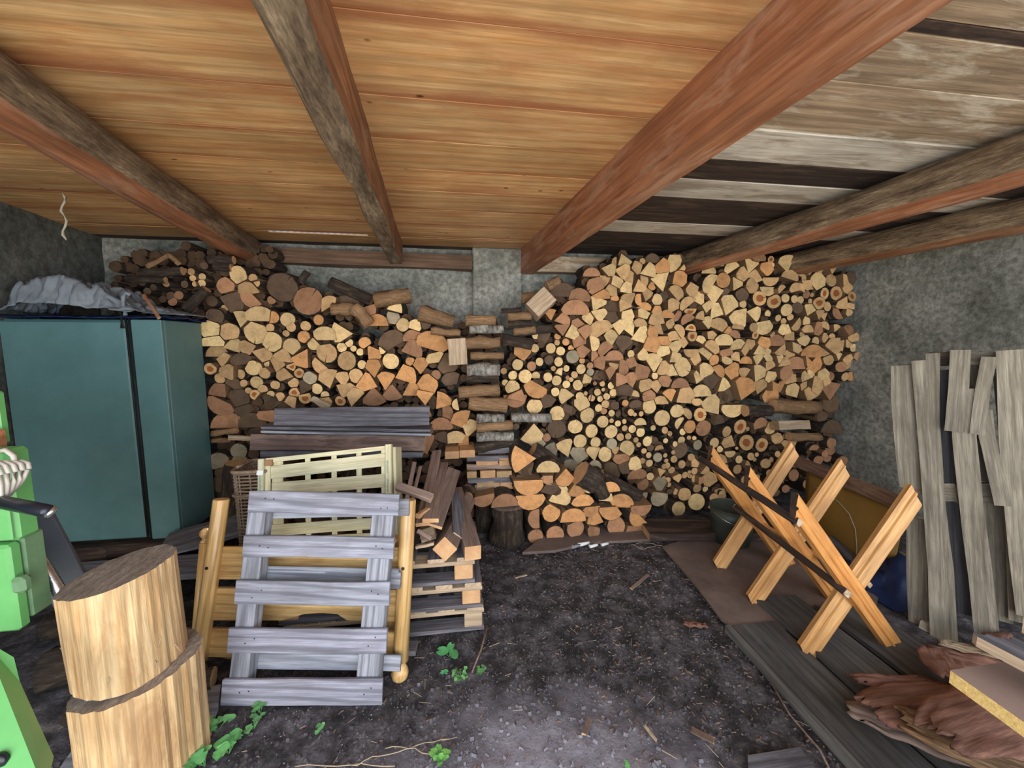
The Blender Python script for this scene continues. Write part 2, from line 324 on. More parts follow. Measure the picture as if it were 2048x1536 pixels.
# the last bay: a gap between boards lets the daylight through beside a corrugated edge
board(3.35, 3.6, -2.95, .62, 'pine_ceiling', (.8, .78, .76)); board(3.6, 3.78, -2.95, .62, 'old_dark')
board(3.302, 3.348, -2.95, -1.44, 'pine_ceiling', (.8, .78, .76)); board(3.302, 3.348, -.70, .62, 'pine_ceiling', (.8, .78, .76))
vs = []; fs = []
for i in range(31):
    x = -1.44+.74*i/30; vs += [(x, 3.336, ZC+.004), (x, 3.318+(.014 if i % 2 else 0), ZC-.001+(.0 if i % 2 else .0)), (x, 3.336, ZC+.012), (x, 3.318+(.014 if i % 2 else 0), ZC+.006)]
for i in range(30):
    a = i*4; b = a+4; fs += [(a, a+1, b+1, b), (a+2, b+2, b+3, a+3), (a+1, a+3, b+3, b+1), (a, b, b+2, a+2)]
mesh('corrugated_strip', vs, fs, 'slot', ceil)
rb = [(-.66, -.2, 'old_grey'), (-.2, .15, 'paint_white'), (.15, .5, 'old_grey'), (.5, .72, 'old_grey'), (.72, .965, 'old_grey'), (.965, 1.01, 'old_dark'), (1.01, 1.21, 'old_grey'), (1.21, 1.50, 'old_grey'),
      (1.515, 1.765, 'paint_white'), (1.77, 1.985, 'old_dark'), (1.99, 2.235, 'paint_white'), (2.24, 2.46, 'old_dark'), (2.46, 2.69, 'old_dark'), (2.695, 2.95, 'paint_white'), (2.955, 3.2, 'old_dark'), (3.2, 3.45, 'old_dark'), (3.45, 3.78, 'old_dark')]
for a, b, m in rb:
    k = R.uniform(.85, 1.05); board(a, b, bx3(a)+.05, 4.0, m, (k, k, k), 0)
# wall plates and the concrete pier on the back wall
tr = sweep('trim_1', (-2.0, 3.62, 2.35), (.14, 3.62, 2.33), (0, 0, 1), [(x*.214*1.0, [(-.06, -.06), (.06, -.06+.008*sin(x)), (.062, .06), (-.06, .06)]) for x in range(11)], ['brownplank', 'endwood']); tr.color = (.60, .50, .38, 1); tag(tr, kind='structure')
tr = sweep('trim_2', (.70, 3.6, 2.33), (3.8, 3.6, 2.33), (0, 0, 1), [(x*.31, [(-.07, -.07), (.07, -.07+.008*sin(x*2)), (.07, .07), (-.07, .07)]) for x in range(11)], ['old_grey', 'endwood']); tag(tr, kind='structure')
pi_ = box('trim_3', (.145, 3.60, 1.75), (.60, 3.80, ZC+.005), 'concrete', None, .012); tag(pi_, kind='structure')
# ---------------------------------------------------------------- roof beams
def beam(name, p0, p1, pts, mi, ms, label, lump=.008, segs=26, bend=0):
    p0, p1 = V(p0), V(p1); L = (p1-p0).length; st = []; sd = R.random()*50; n = len(pts)
    for i in range(segs+1):
        f = i/segs; by = bend*sin(pi*f); q = []
        for j, (y, z) in enumerate(pts):
            q.append((y+by+lump*noise.noise((f*9, j*1.7, sd)), z+lump*noise.noise((f*9, j*1.7, sd+9))))
        st.append((f*L, q))
    o = sweep(name, p0, p1, (0, 0, 1), st, ms, None, False, mi); return tag(o, label, 'beam', 'roof beams')
# profile y>0 is the beam's left flank when it runs away from the camera
def rnd(r, n=18, flat=None): return [(r*cos(2*pi*j/n), max(r*sin(2*pi*j/n), -flat if flat else -9)) for j in range(n)]
pr = rnd(.105); mi = [0 if (j < 2 or j > 12) else 1 for j in range(18)]
mi = [1 if 11 <= j <= 16 else 0 for j in range(18)]
beam('roof_beam', (-1.40+.17*2.0, -.55, 2.38), (-1.71, 3.7, 2.365), pr, mi, ['beam_bark', 'beam_red'], 'round roof beam with grey bark and red underside near the left wall', .012, bend=.02)
beam('roof_beam', (-.275, -.6, ZC-.085), (-.53, 3.66, ZC-.085), [(.075, -.045), (.048, -.085), (-.05, -.09), (-.055, .085), (.055, .085)], [1, 1, 0, 0, 1], ['beam_brown', 'beam_bark'], 'thin crooked brown roof beam with flaking pale bark edge above the planks', .02, bend=-.012)
beam('roof_beam', (bx3(-.6)+.06, -.6, ZC-.107), (bx3(3.66)+.06, 3.66, ZC-.107), [(.062, -.107), (-.062, -.107), (-.064, .107), (.062, .107)], None, ['beam_red', 'endwood'], 'wide squared reddish brown roof beam ending at the concrete pier', .004)
mi4 = [0 if j <= 8 else 1 for j in range(18)]
mi4 = [1 if 9 <= j <= 15 else 0 for j in range(18)]
beam('roof_beam', (2.31+.10, -.55, 2.35), (2.13-.03, 3.66, 2.355), pr, mi4, ['beam_bark', 'beam_red'], 'round roof beam with grey side and red underside ending over the right woodpile', .012, bend=-.03)
beam('roof_beam', (3.56, -.5, 2.35), (3.1, 3.62, 2.35), pr, mi4, ['beam_bark', 'beam_brown'], 'round brown roof beam closest to the right wall', .012, bend=.01)
# ---------------------------------------------------------------- cobweb
wp = [atY(125+5*sin(i*1.3)+i*.6, 385+i*9.5, 1.75) for i in range(11)]
o = tube('cobweb_strand', wp, [.0015+.004*abs(sin(i*1.9)) for i in range(11)], 'web', None, 5)
tag(o, 'dusty cobweb strand hanging under the ceiling above the grey cloth', 'cobweb')
# ---------------------------------------------------------------- firewood
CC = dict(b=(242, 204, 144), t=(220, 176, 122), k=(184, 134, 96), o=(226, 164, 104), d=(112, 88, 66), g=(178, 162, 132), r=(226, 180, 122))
CN = dict(b='pale', t='tan', k='pinkish', o='orange', d='dark', g='greyish', r='dark-hearted')
def poly_of(ty, r, ang, rg):
    """outline about the pith (0,0): list of (x, z, arc?)"""
    a0 = radians(ang); P = []
    if ty == 'c':
        n = 16 if r > .04 else 12; e = rg.uniform(.93, 1.0); ea = rg.random()*3; s = rg.random()*9
        for j in range(n):
            a = 2*pi*j/n; rr = r*(1+.05*noise.noise((cos(a)*1.5, sin(a)*1.5, s)))*(e if abs(cos(a-ea)) < .6 else 1)
            P.append((rr*cos(a), rr*sin(a), 1))
        if r > .055 and rg.random() < .55:   # a drying check
            j = rg.randrange(n); a = 2*pi*(j+.5)/n; d = .12; q = rg.uniform(.25, .6)
            P = P[:j+1]+[(r*cos(a-d*.4)*.99, r*sin(a-d*.4)*.99, 0), (r*q*cos(a), r*q*sin(a), 0), (r*cos(a+d*.4)*.99, r*sin(a+d*.4)*.99, 0)]+P[j+1:]
        return P, (0, 0)
    if ty == 'q':      # quarter: apex towards ang
        Rr = r*1.95; h = rg.uniform(.52, .74); c = (r*.95*cos(a0), r*.95*sin(a0)); P = [(c[0], c[1], 0)]
        for j in range(7):
            a = a0+pi-h+2*h*j/6; P.append((c[0]+Rr*cos(a), c[1]+Rr*sin(a), 1))
        return P, c
    if ty == 'h':      # half round: flat side towards ang
        c = (r*.45*cos(a0), r*.45*sin(a0)); Rr = r*1.18
        for j in range(10):
            a = a0+pi/2+pi*j/9; P.append((c[0]+Rr*cos(a), c[1]+Rr*sin(a), 1))
        return P, c
    n = rg.choice((5, 6, 6, 7)); o = rg.random()*6; arc = rg.randrange(n)
    for j in range(n):
        a = o+2*pi*j/n+rg.uniform(-.25, .25); rr = r*rg.uniform(.85, 1.3); P.append((rr*cos(a), rr*sin(a), 1 if j == arc or j == (arc+1) % n else 0))
    return P, (-r*1.1*cos(o+2*pi*arc/n), -r*1.1*sin(o+2*pi*arc/n))
def clip(P, nx, nz, d):
    """keep points with x*nx+z*nz <= d"""
    out = []
    for i in range(len(P)):
        a, b = P[i], P[(i+1) % len(P)]; da, db = a[0]*nx+a[1]*nz-d, b[0]*nx+b[1]*nz-d
        if da <= 0: out.append(a)
        if (da < 0 < db) or (db < 0 < da):
            t = da/(da-db); out.append((a[0]+(b[0]-a[0])*t, a[1]+(b[1]-a[1])*t, 0))
    return out
def log_obj(nm, org, P, pith, L, colr, yaw, pit, heart, bigbark, rg, birch=False, parent=None):
    """root mesh: sawn end, split sides; bark over the arc edges (its own part on the larger ones)"""
    n = len(P); px, pz = pith; P = [(x-px, z-pz, a) for x, z, a in P]
    vs = []; fs = []; ix = []; sl = rg.uniform(-.12, .12), rg.uniform(-.1, .1); tp = rg.uniform(.93, 1.04)
    cx = sum(p[0] for p in P)/n; cz = sum(p[1] for p in P)/n
    fy = lambda x, z: sl[0]*(x-cx)+sl[1]*(z-cz)
    for x, z, a in P: vs.append((x, fy(x, z), z))
    for x, z, a in P: vs.append(((x-cx)*tp+cx, L, (z-cz)*tp+cz))
    arc = [P[i][2] and P[(i+1) % n][2] for i in range(n)]
    if heart:
        h = .5
        for x, z, a in P: vs.append((cx+(x-cx)*h, fy(x, z)-.0005, cz+(z-cz)*h))
        for i in range(n): j = (i+1) % n; fs.append((i, j, 2*n+j, 2*n+i)); ix.append(0)
        fs.append(tuple(2*n+i for i in range(n))); ix.append(3)
    else: fs.append(tuple(range(n))); ix.append(0)
    fs.append(tuple(reversed(range(n, 2*n)))); ix.append(0)
    for i in range(n): j = (i+1) % n; fs.append((j, i, n+i, n+j)); ix.append(2 if (arc[i] and not bigbark) else 1)
    Mw = Matrix.Translation(V(org)+V((px, 0, pz))) @ Matrix.Rotation(yaw, 4, 'Z') @ Matrix.Rotation(pit, 4, 'X')
    bk = 'birch' if birch else 'bark'
    o = mesh(nm, vs, fs, ['end', 'split', bk, 'heart'], parent, Mw, idx=ix); o.color = tuple(lin(colr))+(1,)
    if bigbark and any(arc):
        t = .0045; q = []; v2 = []; f2 = []
        nr = lambda x, z: (x/(sqrt(x*x+z*z)+1e-6), z/(sqrt(x*x+z*z)+1e-6))
        for i in range(n):
            if not arc[i]: continue
            b = len(v2)
            for k in (i, (i+1) % n):
                x, z, _ = P[k]; u = nr(x, z); y = fy(x, z)
                X2, Z2 = (x-cx)*tp+cx, (z-cz)*tp+cz
                v2 += [(x, y-.001, z), (x+u[0]*t, y+.003, z+u[1]*t), (X2+u[0]*t, L, Z2+u[1]*t), (X2, L, Z2)]
            f2 += [(b, b+4, b+5, b+1), (b+1, b+5, b+6, b+2), (b+2, b+6, b+7, b+3), (b+3, b+7, b+4, b), (b, b+1, b+2, b+3), (b+7, b+6, b+5, b+4)]
        bo = mesh('bark', v2, f2, bk, o, Mw)
    return o
LOGS = []
def area_split(P):
    return abs(sum(P[i][0]*P[(i+1) % len(P)][1]-P[(i+1) % len(P)][0]*P[i][1] for i in range(len(P))))/2
def pile(tabs, Yp, seed, zone, cc=1.0):
    rg = random.Random(seed); E = []
    for (ox, oy, s), txt in tabs:
        for tk in txt.split():
            a = tk.split(','); x, y, r = float(a[0])/s+ox, float(a[1])/s+oy, float(a[2])/s
            ty, co = a[3][0], a[3][1]; ang = float(a[4]) if len(a) > 4 else (270+rg.gauss(0, 38) if rg.random() < .72 else rg.uniform(0, 360))
            w = atY(x, y, Yp); dep = (w-CO).dot(CF); E.append((w.x, w.z, r*dep/FPX, ty, co, ang, x, y))
    for i, (X, Z, r, ty, co, ang, x, y) in enumerate(E):
        if ty == 'p' and rg.random() < .6: ty = rg.choice('qqh')
        P, pith = poly_of(ty, r if ty == 'c' else r*1.12, ang, rg)
        for j, e in enumerate(E):
            if i == j: continue
            dx, dz = e[0]-X, e[1]-Z; D = sqrt(dx*dx+dz*dz)
            if D > r*2.2+e[2]*1.6 or D < 1e-4: continue
            # the power line between the two ends
            d = (D*D+r*r-e[2]**2)/(2*D)
            gap = .003
            P = clip(P, dx/D, dz/D, max(d-gap+(.16*r if ty in 'qh' and e[3] != 'c' else 0), r*.3)) if len(P) > 2 else P
        if len(P) < 3 or area_split(P) < .00012: continue
        big = r > .040 and ty in 'cqh'
        off = rg.uniform(-.035, .03)+(.02 if co == 'd' else 0)
        hrt = co == 'r'; cc_ = CC[co]; k = rg.uniform(.88, 1.08)*cc
        o = log_obj('round_log' if ty == 'c' else 'split_log', (X, Yp+off, Z), P, pith if ty != 'p' else (0, 0), rg.uniform(.24, .3), tuple(min(255, v*k) for v in cc_), radians(rg.uniform(-6, 6)), radians(rg.uniform(-4, 4)), hrt, big, rg, co == 'g' and ty != 'c')
        LOGS.append([o, x, y, r, ty, co, zone])
    return E
A = """1195,190,62,qb,110 1100,215,40,ht,0 1320,270,60,pt 1362,210,32,ct 1475,180,65,hd,270 1410,300,75,qb,200 1545,265,72,po 1690,210,80,pb 1745,270,35,pt 885,315,65,hk,270 1030,290,65,pb 1160,305,70,pt 1250,370,62,pt 1025,385,55,qt,270 1385,390,60,ht 1120,405,68,pb 1220,470,62,pb 1325,460,65,qt 1460,445,42,co 1560,400,90,pb 1730,370,78,po 1825,480,72,pt 915,440,88,ck 1085,490,65,qt 610,490,100,hd,270 760,540,95,hk,270 960,530,72,ho,270 1095,565,45,qo 1230,570,60,qt 1320,575,50,po 1410,530,60,pt 1490,575,56,cb 1690,510,75,pt 1580,540,45,pd 1770,610,68,ht 1640,645,68,pt 930,610,78,pb 1080,640,80,hd,270 1200,625,62,qt 1390,645,60,ho,270 1490,675,48,po 710,665,108,hk,270 950,730,68,qb,270 860,765,60,qb 1080,740,75,pd 1220,725,65,pb 1360,705,66,pb 1590,720,60,ho,270 1710,730,50,pk 1790,760,60,hk 1840,680,48,hr,90 485,720,50,qo 590,760,72,qk 1510,760,72,qt 1630,800,48,pt 760,800,62,qk 950,860,105,pt 1140,840,68,qb 1250,855,75,qb 1340,800,62,ht 590,860,58,pk 690,900,70,qb,200 810,890,68,qk,270 1455,880,68,qo 1530,865,62,pt 1350,920,88,qb,200 1650,930,68,pt 1710,870,58,ht 1850,845,48,hr 1845,920,54,cr 1580,960,68,ho,90 1075,950,82,qb,270 1440,1010,88,qo 1200,1000,75,pd 750,975,68,qk 890,985,68,pb 1010,1040,78,pk 1690,1040,68,qb 1560,1075,82,qb 1830,1080,60,ht,90 1770,980,45,pt 335,920,32,cb 425,940,68,pd 555,925,33,co 555,985,28,ct 625,980,35,co 685,1040,30,co 210,1065,88,po 335,1040,42,cb 490,1040,50,cb 575,1065,44,cb 805,1070,68,qk 910,1110,52,hk,180 690,1120,68,cg 1110,1120,75,hk,270 1260,1095,40,cb 1370,1090,60,qb 1480,1185,88,qb,270 1670,1130,68,qb 1870,1140,58,pt 170,1195,54,cb 300,1210,45,ck 380,1170,40,cb 470,1150,45,cd 565,1170,45,cb 795,1160,30,co 855,1205,32,ck 970,1195,70,qk 1190,1240,75,hk,180 1090,1220,45,pt 1280,1180,60,pk 1370,1260,88,pk 1570,1230,72,pt 1680,1270,65,qb 1770,1220,94,cb 40,1260,32,ct 125,1300,45,cb 235,1305,64,cb 345,1305,42,cb 450,1315,45,cb 515,1235,25,ct 570,1270,35,pb 645,1235,32,cb 785,1240,48,cb 875,1270,38,cg 640,1320,22,ck 720,1295,35,ct 545,1350,50,cb 685,1340,24,cb 950,1310,55,pd 1045,1280,58,qk 635,1385,38,cb 755,1395,50,cb 830,1345,52,qb 905,1375,20,ck 980,1380,28,ct 1075,1400,35,cb 1140,1350,65,qk 1265,1350,72,qk 1475,1300,35,cb 1390,1390,68,pt 1570,1350,58,pk 1715,1380,72,hk,270 1500,1410,58,pt 50,1370,32,cb 120,1415,70,cb 340,1430,105,ho,60 525,1455,42,cb 640,1490,68,pb 765,1500,42,cb 830,1475,20,ct 885,1520,30,ct 945,1465,35,cb 1015,1500,32,cb 1100,1470,38,cb 1000,1440,18,ct 1290,1480,45,pb 1425,1500,68,ck 1200,1450,78,pd 1620,1490,58,po 1760,1500,88,pt 160,1510,78,pk"""
B = """355,215,60,hb,270 300,285,60,hb,270 480,185,35,pt 545,185,32,pt 510,260,68,pb 680,250,70,qb 700,170,52,hk 795,170,50,hk 885,185,35,cr 860,248,26,cb 810,280,66,po 1005,235,74,pb 1120,185,60,pt 1230,200,52,ht 1410,195,72,ht 1330,190,40,pt 1135,290,60,qt 1240,260,78,pt 1440,295,38,pt 1370,260,50,pt 270,420,82,pb 425,385,74,co 590,330,68,pt 545,430,58,qb 745,360,68,pt 880,390,62,ht,90 1045,345,68,ht 1215,365,40,pt 1335,390,78,pb 1460,385,62,ct 680,440,76,ct 870,480,66,hb,90 960,470,42,ht 1085,465,62,ht 1150,455,48,pt 1215,430,58,pt 1290,440,34,ct 1590,400,58,pt 1610,450,56,pt 1665,365,62,cd 345,530,88,qb,270 460,510,48,pd 590,525,64,cd 765,560,71,cr 905,590,67,cr 1000,560,42,cb 1080,570,38,cb 1165,575,38,cb 1235,520,38,ck 1290,525,22,ct 1385,515,56,cr 1515,510,68,cr 1670,540,52,cr 215,570,72,qb 255,640,58,pb 465,630,96,qb,250 610,615,41,cb 350,690,84,qb 195,740,45,pt 280,795,58,qb 385,820,86,pt 560,735,94,qb 700,700,74,qb 835,710,35,cb 925,750,33,ct 1005,675,61,cb 1120,650,58,cd 1070,740,32,ct 1005,780,32,ct 1305,610,58,cr 1230,590,25,ct 1400,640,45,ct 1230,670,58,pb 1310,720,45,pt 1200,780,48,pb 1560,620,68,pt 1660,640,40,pt 1650,690,45,pt 1520,700,58,hk 1360,740,35,pt 200,960,50,pb 310,920,45,pt 410,970,84,hb,270 540,830,50,ht 540,910,54,hk 450,880,45,po 680,840,44,ct 815,830,98,hb,100 710,915,38,cr 865,905,32,ct 995,865,60,qb 1065,920,64,qt 1100,820,58,pt 1205,860,58,pt 1170,905,30,ct 1200,960,54,pb 1310,975,46,cb 1390,940,45,pt 1455,930,35,ct 1330,850,58,pk 1400,820,48,pt 1620,880,68,hk 1500,850,35,pt 1640,940,58,pt 1450,1010,80,pt 1540,1000,50,pt 1610,990,48,ct 1665,1035,38,cb 300,1030,78,ht 560,1010,74,hb 680,1000,50,pt 780,990,58,po 925,975,83,hk,270 1090,1030,64,qb 740,1065,58,qb 860,1070,42,pb 620,1060,54,qt 430,1085,54,pk 260,1090,64,hb 960,1060,54,ht 1060,1110,68,ht,270 1280,1080,95,ho,270 1165,1040,32,po 1400,1080,50,pt 340,1155,54,co 440,1150,54,hb 530,1130,50,qt 630,1160,54,ho 765,1150,60,qb,270 870,1140,50,pb 950,1145,50,pb 1120,1195,92,hk,270 1420,1150,54,ct 1220,1160,50,po 1505,1120,36,pb 1590,1150,50,pt 1670,1120,45,pt 1310,1200,84,ho 1510,1215,50,ck 1630,1200,64,pt 215,1265,74,qb 370,1255,64,ho,220 510,1260,78,po 625,1290,58,qt 760,1290,80,pb 860,1310,62,pb 875,1215,54,qt 1000,1270,80,pk 980,1180,58,pt 1085,1340,62,pt 1190,1310,50,qb 1260,1280,45,pb 1350,1300,64,qb 1465,1310,48,ck 1555,1310,42,ct 1650,1310,46,co 160,1320,58,qb 325,1340,78,pd 410,1410,68,qb 600,1430,105,qo,250 780,1410,74,qt 890,1400,58,qo 990,1400,50,ho 1100,1440,78,pb 215,1460,88,hb,270 1300,1400,86,pt 1210,1410,45,pt 1430,1450,86,pk 900,1490,78,po 450,1500,95,pd 1250,1480,76,pt 1380,1360,50,pt"""
C = """145,90,88,hk,90 307,143,72,cb 430,100,58,pd 523,218,70,cb 830,75,30,ct 905,80,28,cb 745,125,70,pb 885,160,35,cb 960,133,38,ct 1045,145,35,pd 1135,120,32,co 1230,135,54,pd 1350,145,71,cb 1450,100,58,ht 1580,185,61,cb 1680,210,50,ht,225 1770,100,50,ht,90 940,190,32,ck 1020,215,30,cb 1080,220,30,cd 1175,200,32,ct 1215,220,18,ct 1275,215,24,ct 795,230,71,cb 620,180,45,pd 925,285,54,cb 683,335,67,cb 820,365,62,cb 995,372,61,cb 1010,278,22,ct 1060,300,29,cb 1110,278,23,ct 1125,345,28,ct 1193,352,36,cb 1270,295,50,hb,270 1265,380,42,cb 1385,343,26,cb 1460,252,72,cb 1605,290,45,pb 525,360,88,cd 150,335,30,cd 300,385,86,qb,90 425,430,40,ck 1078,420,35,ct 1160,420,30,ct 1220,448,26,ct 1315,455,45,cb 1375,435,15,ct 1420,470,38,cd 1250,492,24,ct 1505,370,32,ct 1550,400,25,ct 1648,378,31,cb 1710,330,60,co 1510,465,24,cb 1565,480,26,cb 1635,452,35,cb 1705,430,20,ct 1750,432,20,cb 1770,490,45,cg 728,465,64,cb 860,470,50,cb 1015,490,52,cg 590,530,80,qb,290 720,600,82,qg 840,570,68,qb 958,588,69,cb 1050,560,38,pt 1105,620,74,hk,90 1160,535,74,cb 485,565,68,qg 345,495,64,qg 1290,545,26,ct 1337,585,28,cb 1355,520,33,cd 1440,525,34,pt 1418,605,44,cg 1495,592,21,ct 1548,555,20,ct 1645,550,78,cd 1565,620,34,ct 1732,610,34,ct 1650,675,38,ct 1505,640,21,ct 1300,648,29,ct 1355,665,34,cb 1465,680,26,ct 1528,690,29,ct 1210,680,68,pb 1560,730,34,ct 1775,670,38,pt 865,700,64,cg 630,690,72,hg 1250,770,76,pk 1290,850,60,ck 1370,790,36,cb 1440,740,38,pt 1480,798,22,ct 1527,818,26,ct 1590,790,38,pt 1655,760,31,ct 1705,738,18,ct 1770,740,34,ct 1718,780,19,ct 1785,810,38,pk 1450,870,84,qg,270 1540,865,24,ct 1295,960,45,pg 1430,965,86,cg 1545,930,28,cd 1665,940,61,ct 1600,920,28,pt 1775,1010,78,cb 1770,880,42,ct 1608,1068,65,cb 1130,700,70,pd 1020,740,76,pd"""
D = """185,225,62,cr 310,150,88,qb 480,180,88,hb,90 225,350,74,ck 400,370,50,ct 540,330,67,cr 630,357,20,ct 350,280,48,pd 740,310,72,hk 830,350,50,pb 955,420,30,ct 865,430,48,pt 945,490,48,pt 1050,480,30,pt 600,475,71,cr 750,500,64,cr 293,470,47,cb 430,470,68,pt 362,535,31,cb 455,575,45,hb,90 510,525,15,ct 390,625,45,pt 550,635,36,cb 630,597,35,ct 695,585,21,ct 683,632,20,ct 750,655,46,ct 610,675,30,pt 815,625,24,ct 870,575,30,ct 440,700,20,ct 505,710,44,ct 230,740,45,pt 95,780,20,ct 270,815,68,pt 240,900,30,cb 150,810,38,ct 285,960,42,ct 380,960,58,pt 290,1050,45,pb 375,935,24,ct 1355,475,50,ck 1235,530,40,hk 1280,570,34,ck 1375,555,48,ck 1450,640,50,ck 1350,620,38,ck 1310,240,48,pd 1400,130,85,pd 1400,350,92,pd 1030,770,54,ck 1120,840,40,ck 970,900,38,ck 1160,750,40,ck 1150,900,34,ck 1270,640,48,ck 870,930,38,cd 650,740,40,pt 700,800,38,ct 830,760,36,ct 920,720,38,cd 1040,660,40,ck 1170,660,36,ck 560,800,38,ct 480,850,40,pt 600,900,42,ct 700,930,40,cd"""
EF = """220,630,105,po,0 440,710,84,hb,270 440,820,64,qk 595,790,78,qo,90 845,870,76,hb,135 690,880,75,qo,90 260,860,108,ho,90 250,755,84,pd 440,895,76,pd 980,880,74,ho 970,960,60,pb 278,1000,108,ho,90 540,980,98,qb,200 750,1010,86,ho,270 1100,1020,98,po 1270,1080,78,hk,90 315,1160,78,hk,0 458,1100,87,co 650,1130,98,ho,270 815,1090,72,ho,90 1000,1095,90,ho,90 875,1175,78,po 1240,1170,84,ho,45 325,1330,71,ck 500,1308,84,ck 685,1255,84,ck 843,1268,66,ck 1060,1245,89,ck 1240,1275,84,hk,90 40,1000,95,hk,270 -150,985,80,hk,100 -300,960,55,ck"""
LT = """235,215,55,cb 165,285,52,ck 325,235,27,ct 335,262,25,ct 285,300,54,ht,270 200,375,64,pd 300,360,58,pk 500,290,86,cd 435,368,25,ck 665,375,88,ck 1190,410,42,qb,200 900,420,74,pd 795,390,50,pt 1060,420,40,pk 1090,500,54,po 1180,475,42,pg 90,470,45,cd 65,550,60,cb 175,565,57,ct 265,490,46,qb 375,465,68,hb,270 440,475,38,co 537,490,44,cb 343,567,72,cb 442,540,26,ct 570,535,30,ct 642,528,31,ct 724,490,32,co 540,575,20,ct 648,595,36,co 450,625,64,cb 570,655,55,cb 763,583,64,hb,270 700,640,38,cb 870,575,58,qb,0 870,660,30,cb 915,632,26,cb 950,667,18,cb 990,688,22,cb 1015,632,36,co 787,693,59,ct 1060,690,50,qo 1122,676,25,cb 905,742,59,ct 1170,745,50,cb 1245,520,41,cb 1325,528,40,cb 1385,515,34,cd 1170,620,78,hd 1300,665,58,qk 1430,630,84,po 1455,725,54,hb 1305,590,48,hk 1290,745,28,co 1355,775,48,qo 85,625,54,hb,270 90,690,54,ht,270 195,650,50,qb 285,670,48,qt 375,700,54,qt 520,720,54,qt 250,740,54,hd 135,740,45,qt 635,720,55,qo,60 730,780,50,ht 998,765,27,cb 1070,790,52,qo 1260,825,58,qo,200 470,765,50,qt 80,790,35,cr 335,785,48,cb 405,762,20,cb 545,778,33,cr 410,815,35,ct 608,818,30,cr 685,845,40,cg 520,830,45,qt 185,820,48,qt 248,825,30,ct 120,848,35,ct 345,875,38,cb 785,855,54,qt 960,835,45,ct 880,860,45,qt 210,885,45,pd 280,878,22,ct 455,892,28,ct 395,915,28,ct 565,880,32,ct 640,910,44,pd 715,915,34,cb 300,925,20,ct 350,950,33,cr 447,945,22,cb 500,960,28,ct 575,940,33,cr 655,965,38,cr 765,955,25,cb 893,925,50,qt 1030,880,58,qo 1140,870,54,qo 945,965,54,qt 1065,960,54,qk,90 1175,935,50,qk,90 1290,930,50,qo 1385,960,50,qo,270 1400,890,62,po 1450,830,30,ck 1485,1000,50,qo 1572,1010,28,hb 1515,1070,50,hk,180 1605,1110,54,qo 1480,1140,58,hk,270 1655,1160,54,qb 1570,1215,58,hb,270 1500,1220,50,pd 1620,1240,45,qo 860,990,32,cr 560,1000,45,pt 770,1000,42,pt 120,930,50,pk 225,975,64,cd 130,1020,68,hk,60 420,1000,70,pd 260,1060,58,pd 160,1120,74,hk,270 310,1120,68,hd,270 235,1300,48,cg 125,1355,55,cg 230,1365,46,cg 320,1320,34,cd 430,1080,54,pk 150,1430,50,cd 250,1440,50,cd 120,1500,50,cd 210,1510,46,cd 340,1200,60,pd 330,1400,50,pd 1520,760,66,cd 1540,850,50,pd 1400,1250,48,pk 1380,1070,30,pk"""
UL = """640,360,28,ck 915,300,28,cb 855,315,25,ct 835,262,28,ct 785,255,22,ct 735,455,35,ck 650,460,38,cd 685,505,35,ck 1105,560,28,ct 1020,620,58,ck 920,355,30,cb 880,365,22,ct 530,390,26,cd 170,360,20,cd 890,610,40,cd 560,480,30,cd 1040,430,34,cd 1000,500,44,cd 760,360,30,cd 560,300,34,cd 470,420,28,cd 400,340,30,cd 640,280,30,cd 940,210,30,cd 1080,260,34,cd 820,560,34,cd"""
TC, TA, TB, TD = (1000, 780, 4.5175), (1000, 480, 4.8), (1360, 480, 4.8), (1360, 780, 4.5175)
YR, YF, YL = 3.25, 2.93, 3.22
ER = pile([(TA, A), (TB, B), (TC, C), (TD, D)], YR, 3, 'R')
EFr = pile([(TC, EF)], YF, 4, 'F')
EL = pile([((400, 480, 3.0727), LT)], YL, 5, 'L')
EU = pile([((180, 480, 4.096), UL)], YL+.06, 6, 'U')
# packed wood behind the front ends
def packed(ents, Y0, grow, name, label, lo=None):
    rg = random.Random(11); vs = []; fs = []; ix = []
    xs = [e[0] for e in ents]; zs = [e[1] for e in ents]; x = min(xs)-.05
    while x < max(xs)+.05:
        z = max(.03, min(zs)-.05)
        while z < max(zs)+.05:
            X, Z = x+rg.uniform(-.02, .02), z+rg.uniform(-.02, .02)
            if any((X-e[0])**2+(Z-e[1])**2 < (grow+e[2])**2 for e in ents) and not (lo and lo(X, Z)):
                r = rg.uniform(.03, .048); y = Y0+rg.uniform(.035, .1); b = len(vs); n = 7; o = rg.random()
                for yy in (y, y+.22):
                    for j in range(n): vs.append((X+r*cos(o+6.283*j/n), yy, Z+r*sin(o+6.283*j/n)*rg.uniform(.8, 1)))
                fs.append(tuple(b+j for j in range(n))); fs.append(tuple(b+n+j for j in reversed(range(n)))); fs += [(b+(j+1) % n, b+j, b+n+j, b+n+(j+1) % n) for j in range(n)]
                ix += [0, 0]+[1]*n
            z += .062
        x += .066
    o = mesh(name, vs, fs, ['filler', 'bark'], idx=ix); return tag(o, label, 'firewood', None, 'stuff')
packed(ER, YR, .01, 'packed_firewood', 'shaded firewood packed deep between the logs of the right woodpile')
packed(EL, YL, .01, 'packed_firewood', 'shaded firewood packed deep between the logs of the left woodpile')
EU += [(atY(x, y, 3.35).x, atY(x, y, 3.35).z, .045) for x in range(225, 545, 16) for y in range(503+max(0, (300-x)//3), 640, 12)]  # extra dark branches added up to the ceiling to darken the shaded corner
packed(EU, YL+.12, .01, 'packed_branches', 'dark thin branches heaped under the beam behind the cabinet, more added for corner shade')
packed(EFr, YF, -.01, 'packed_firewood', 'shaded wood packed inside the low front row of logs')
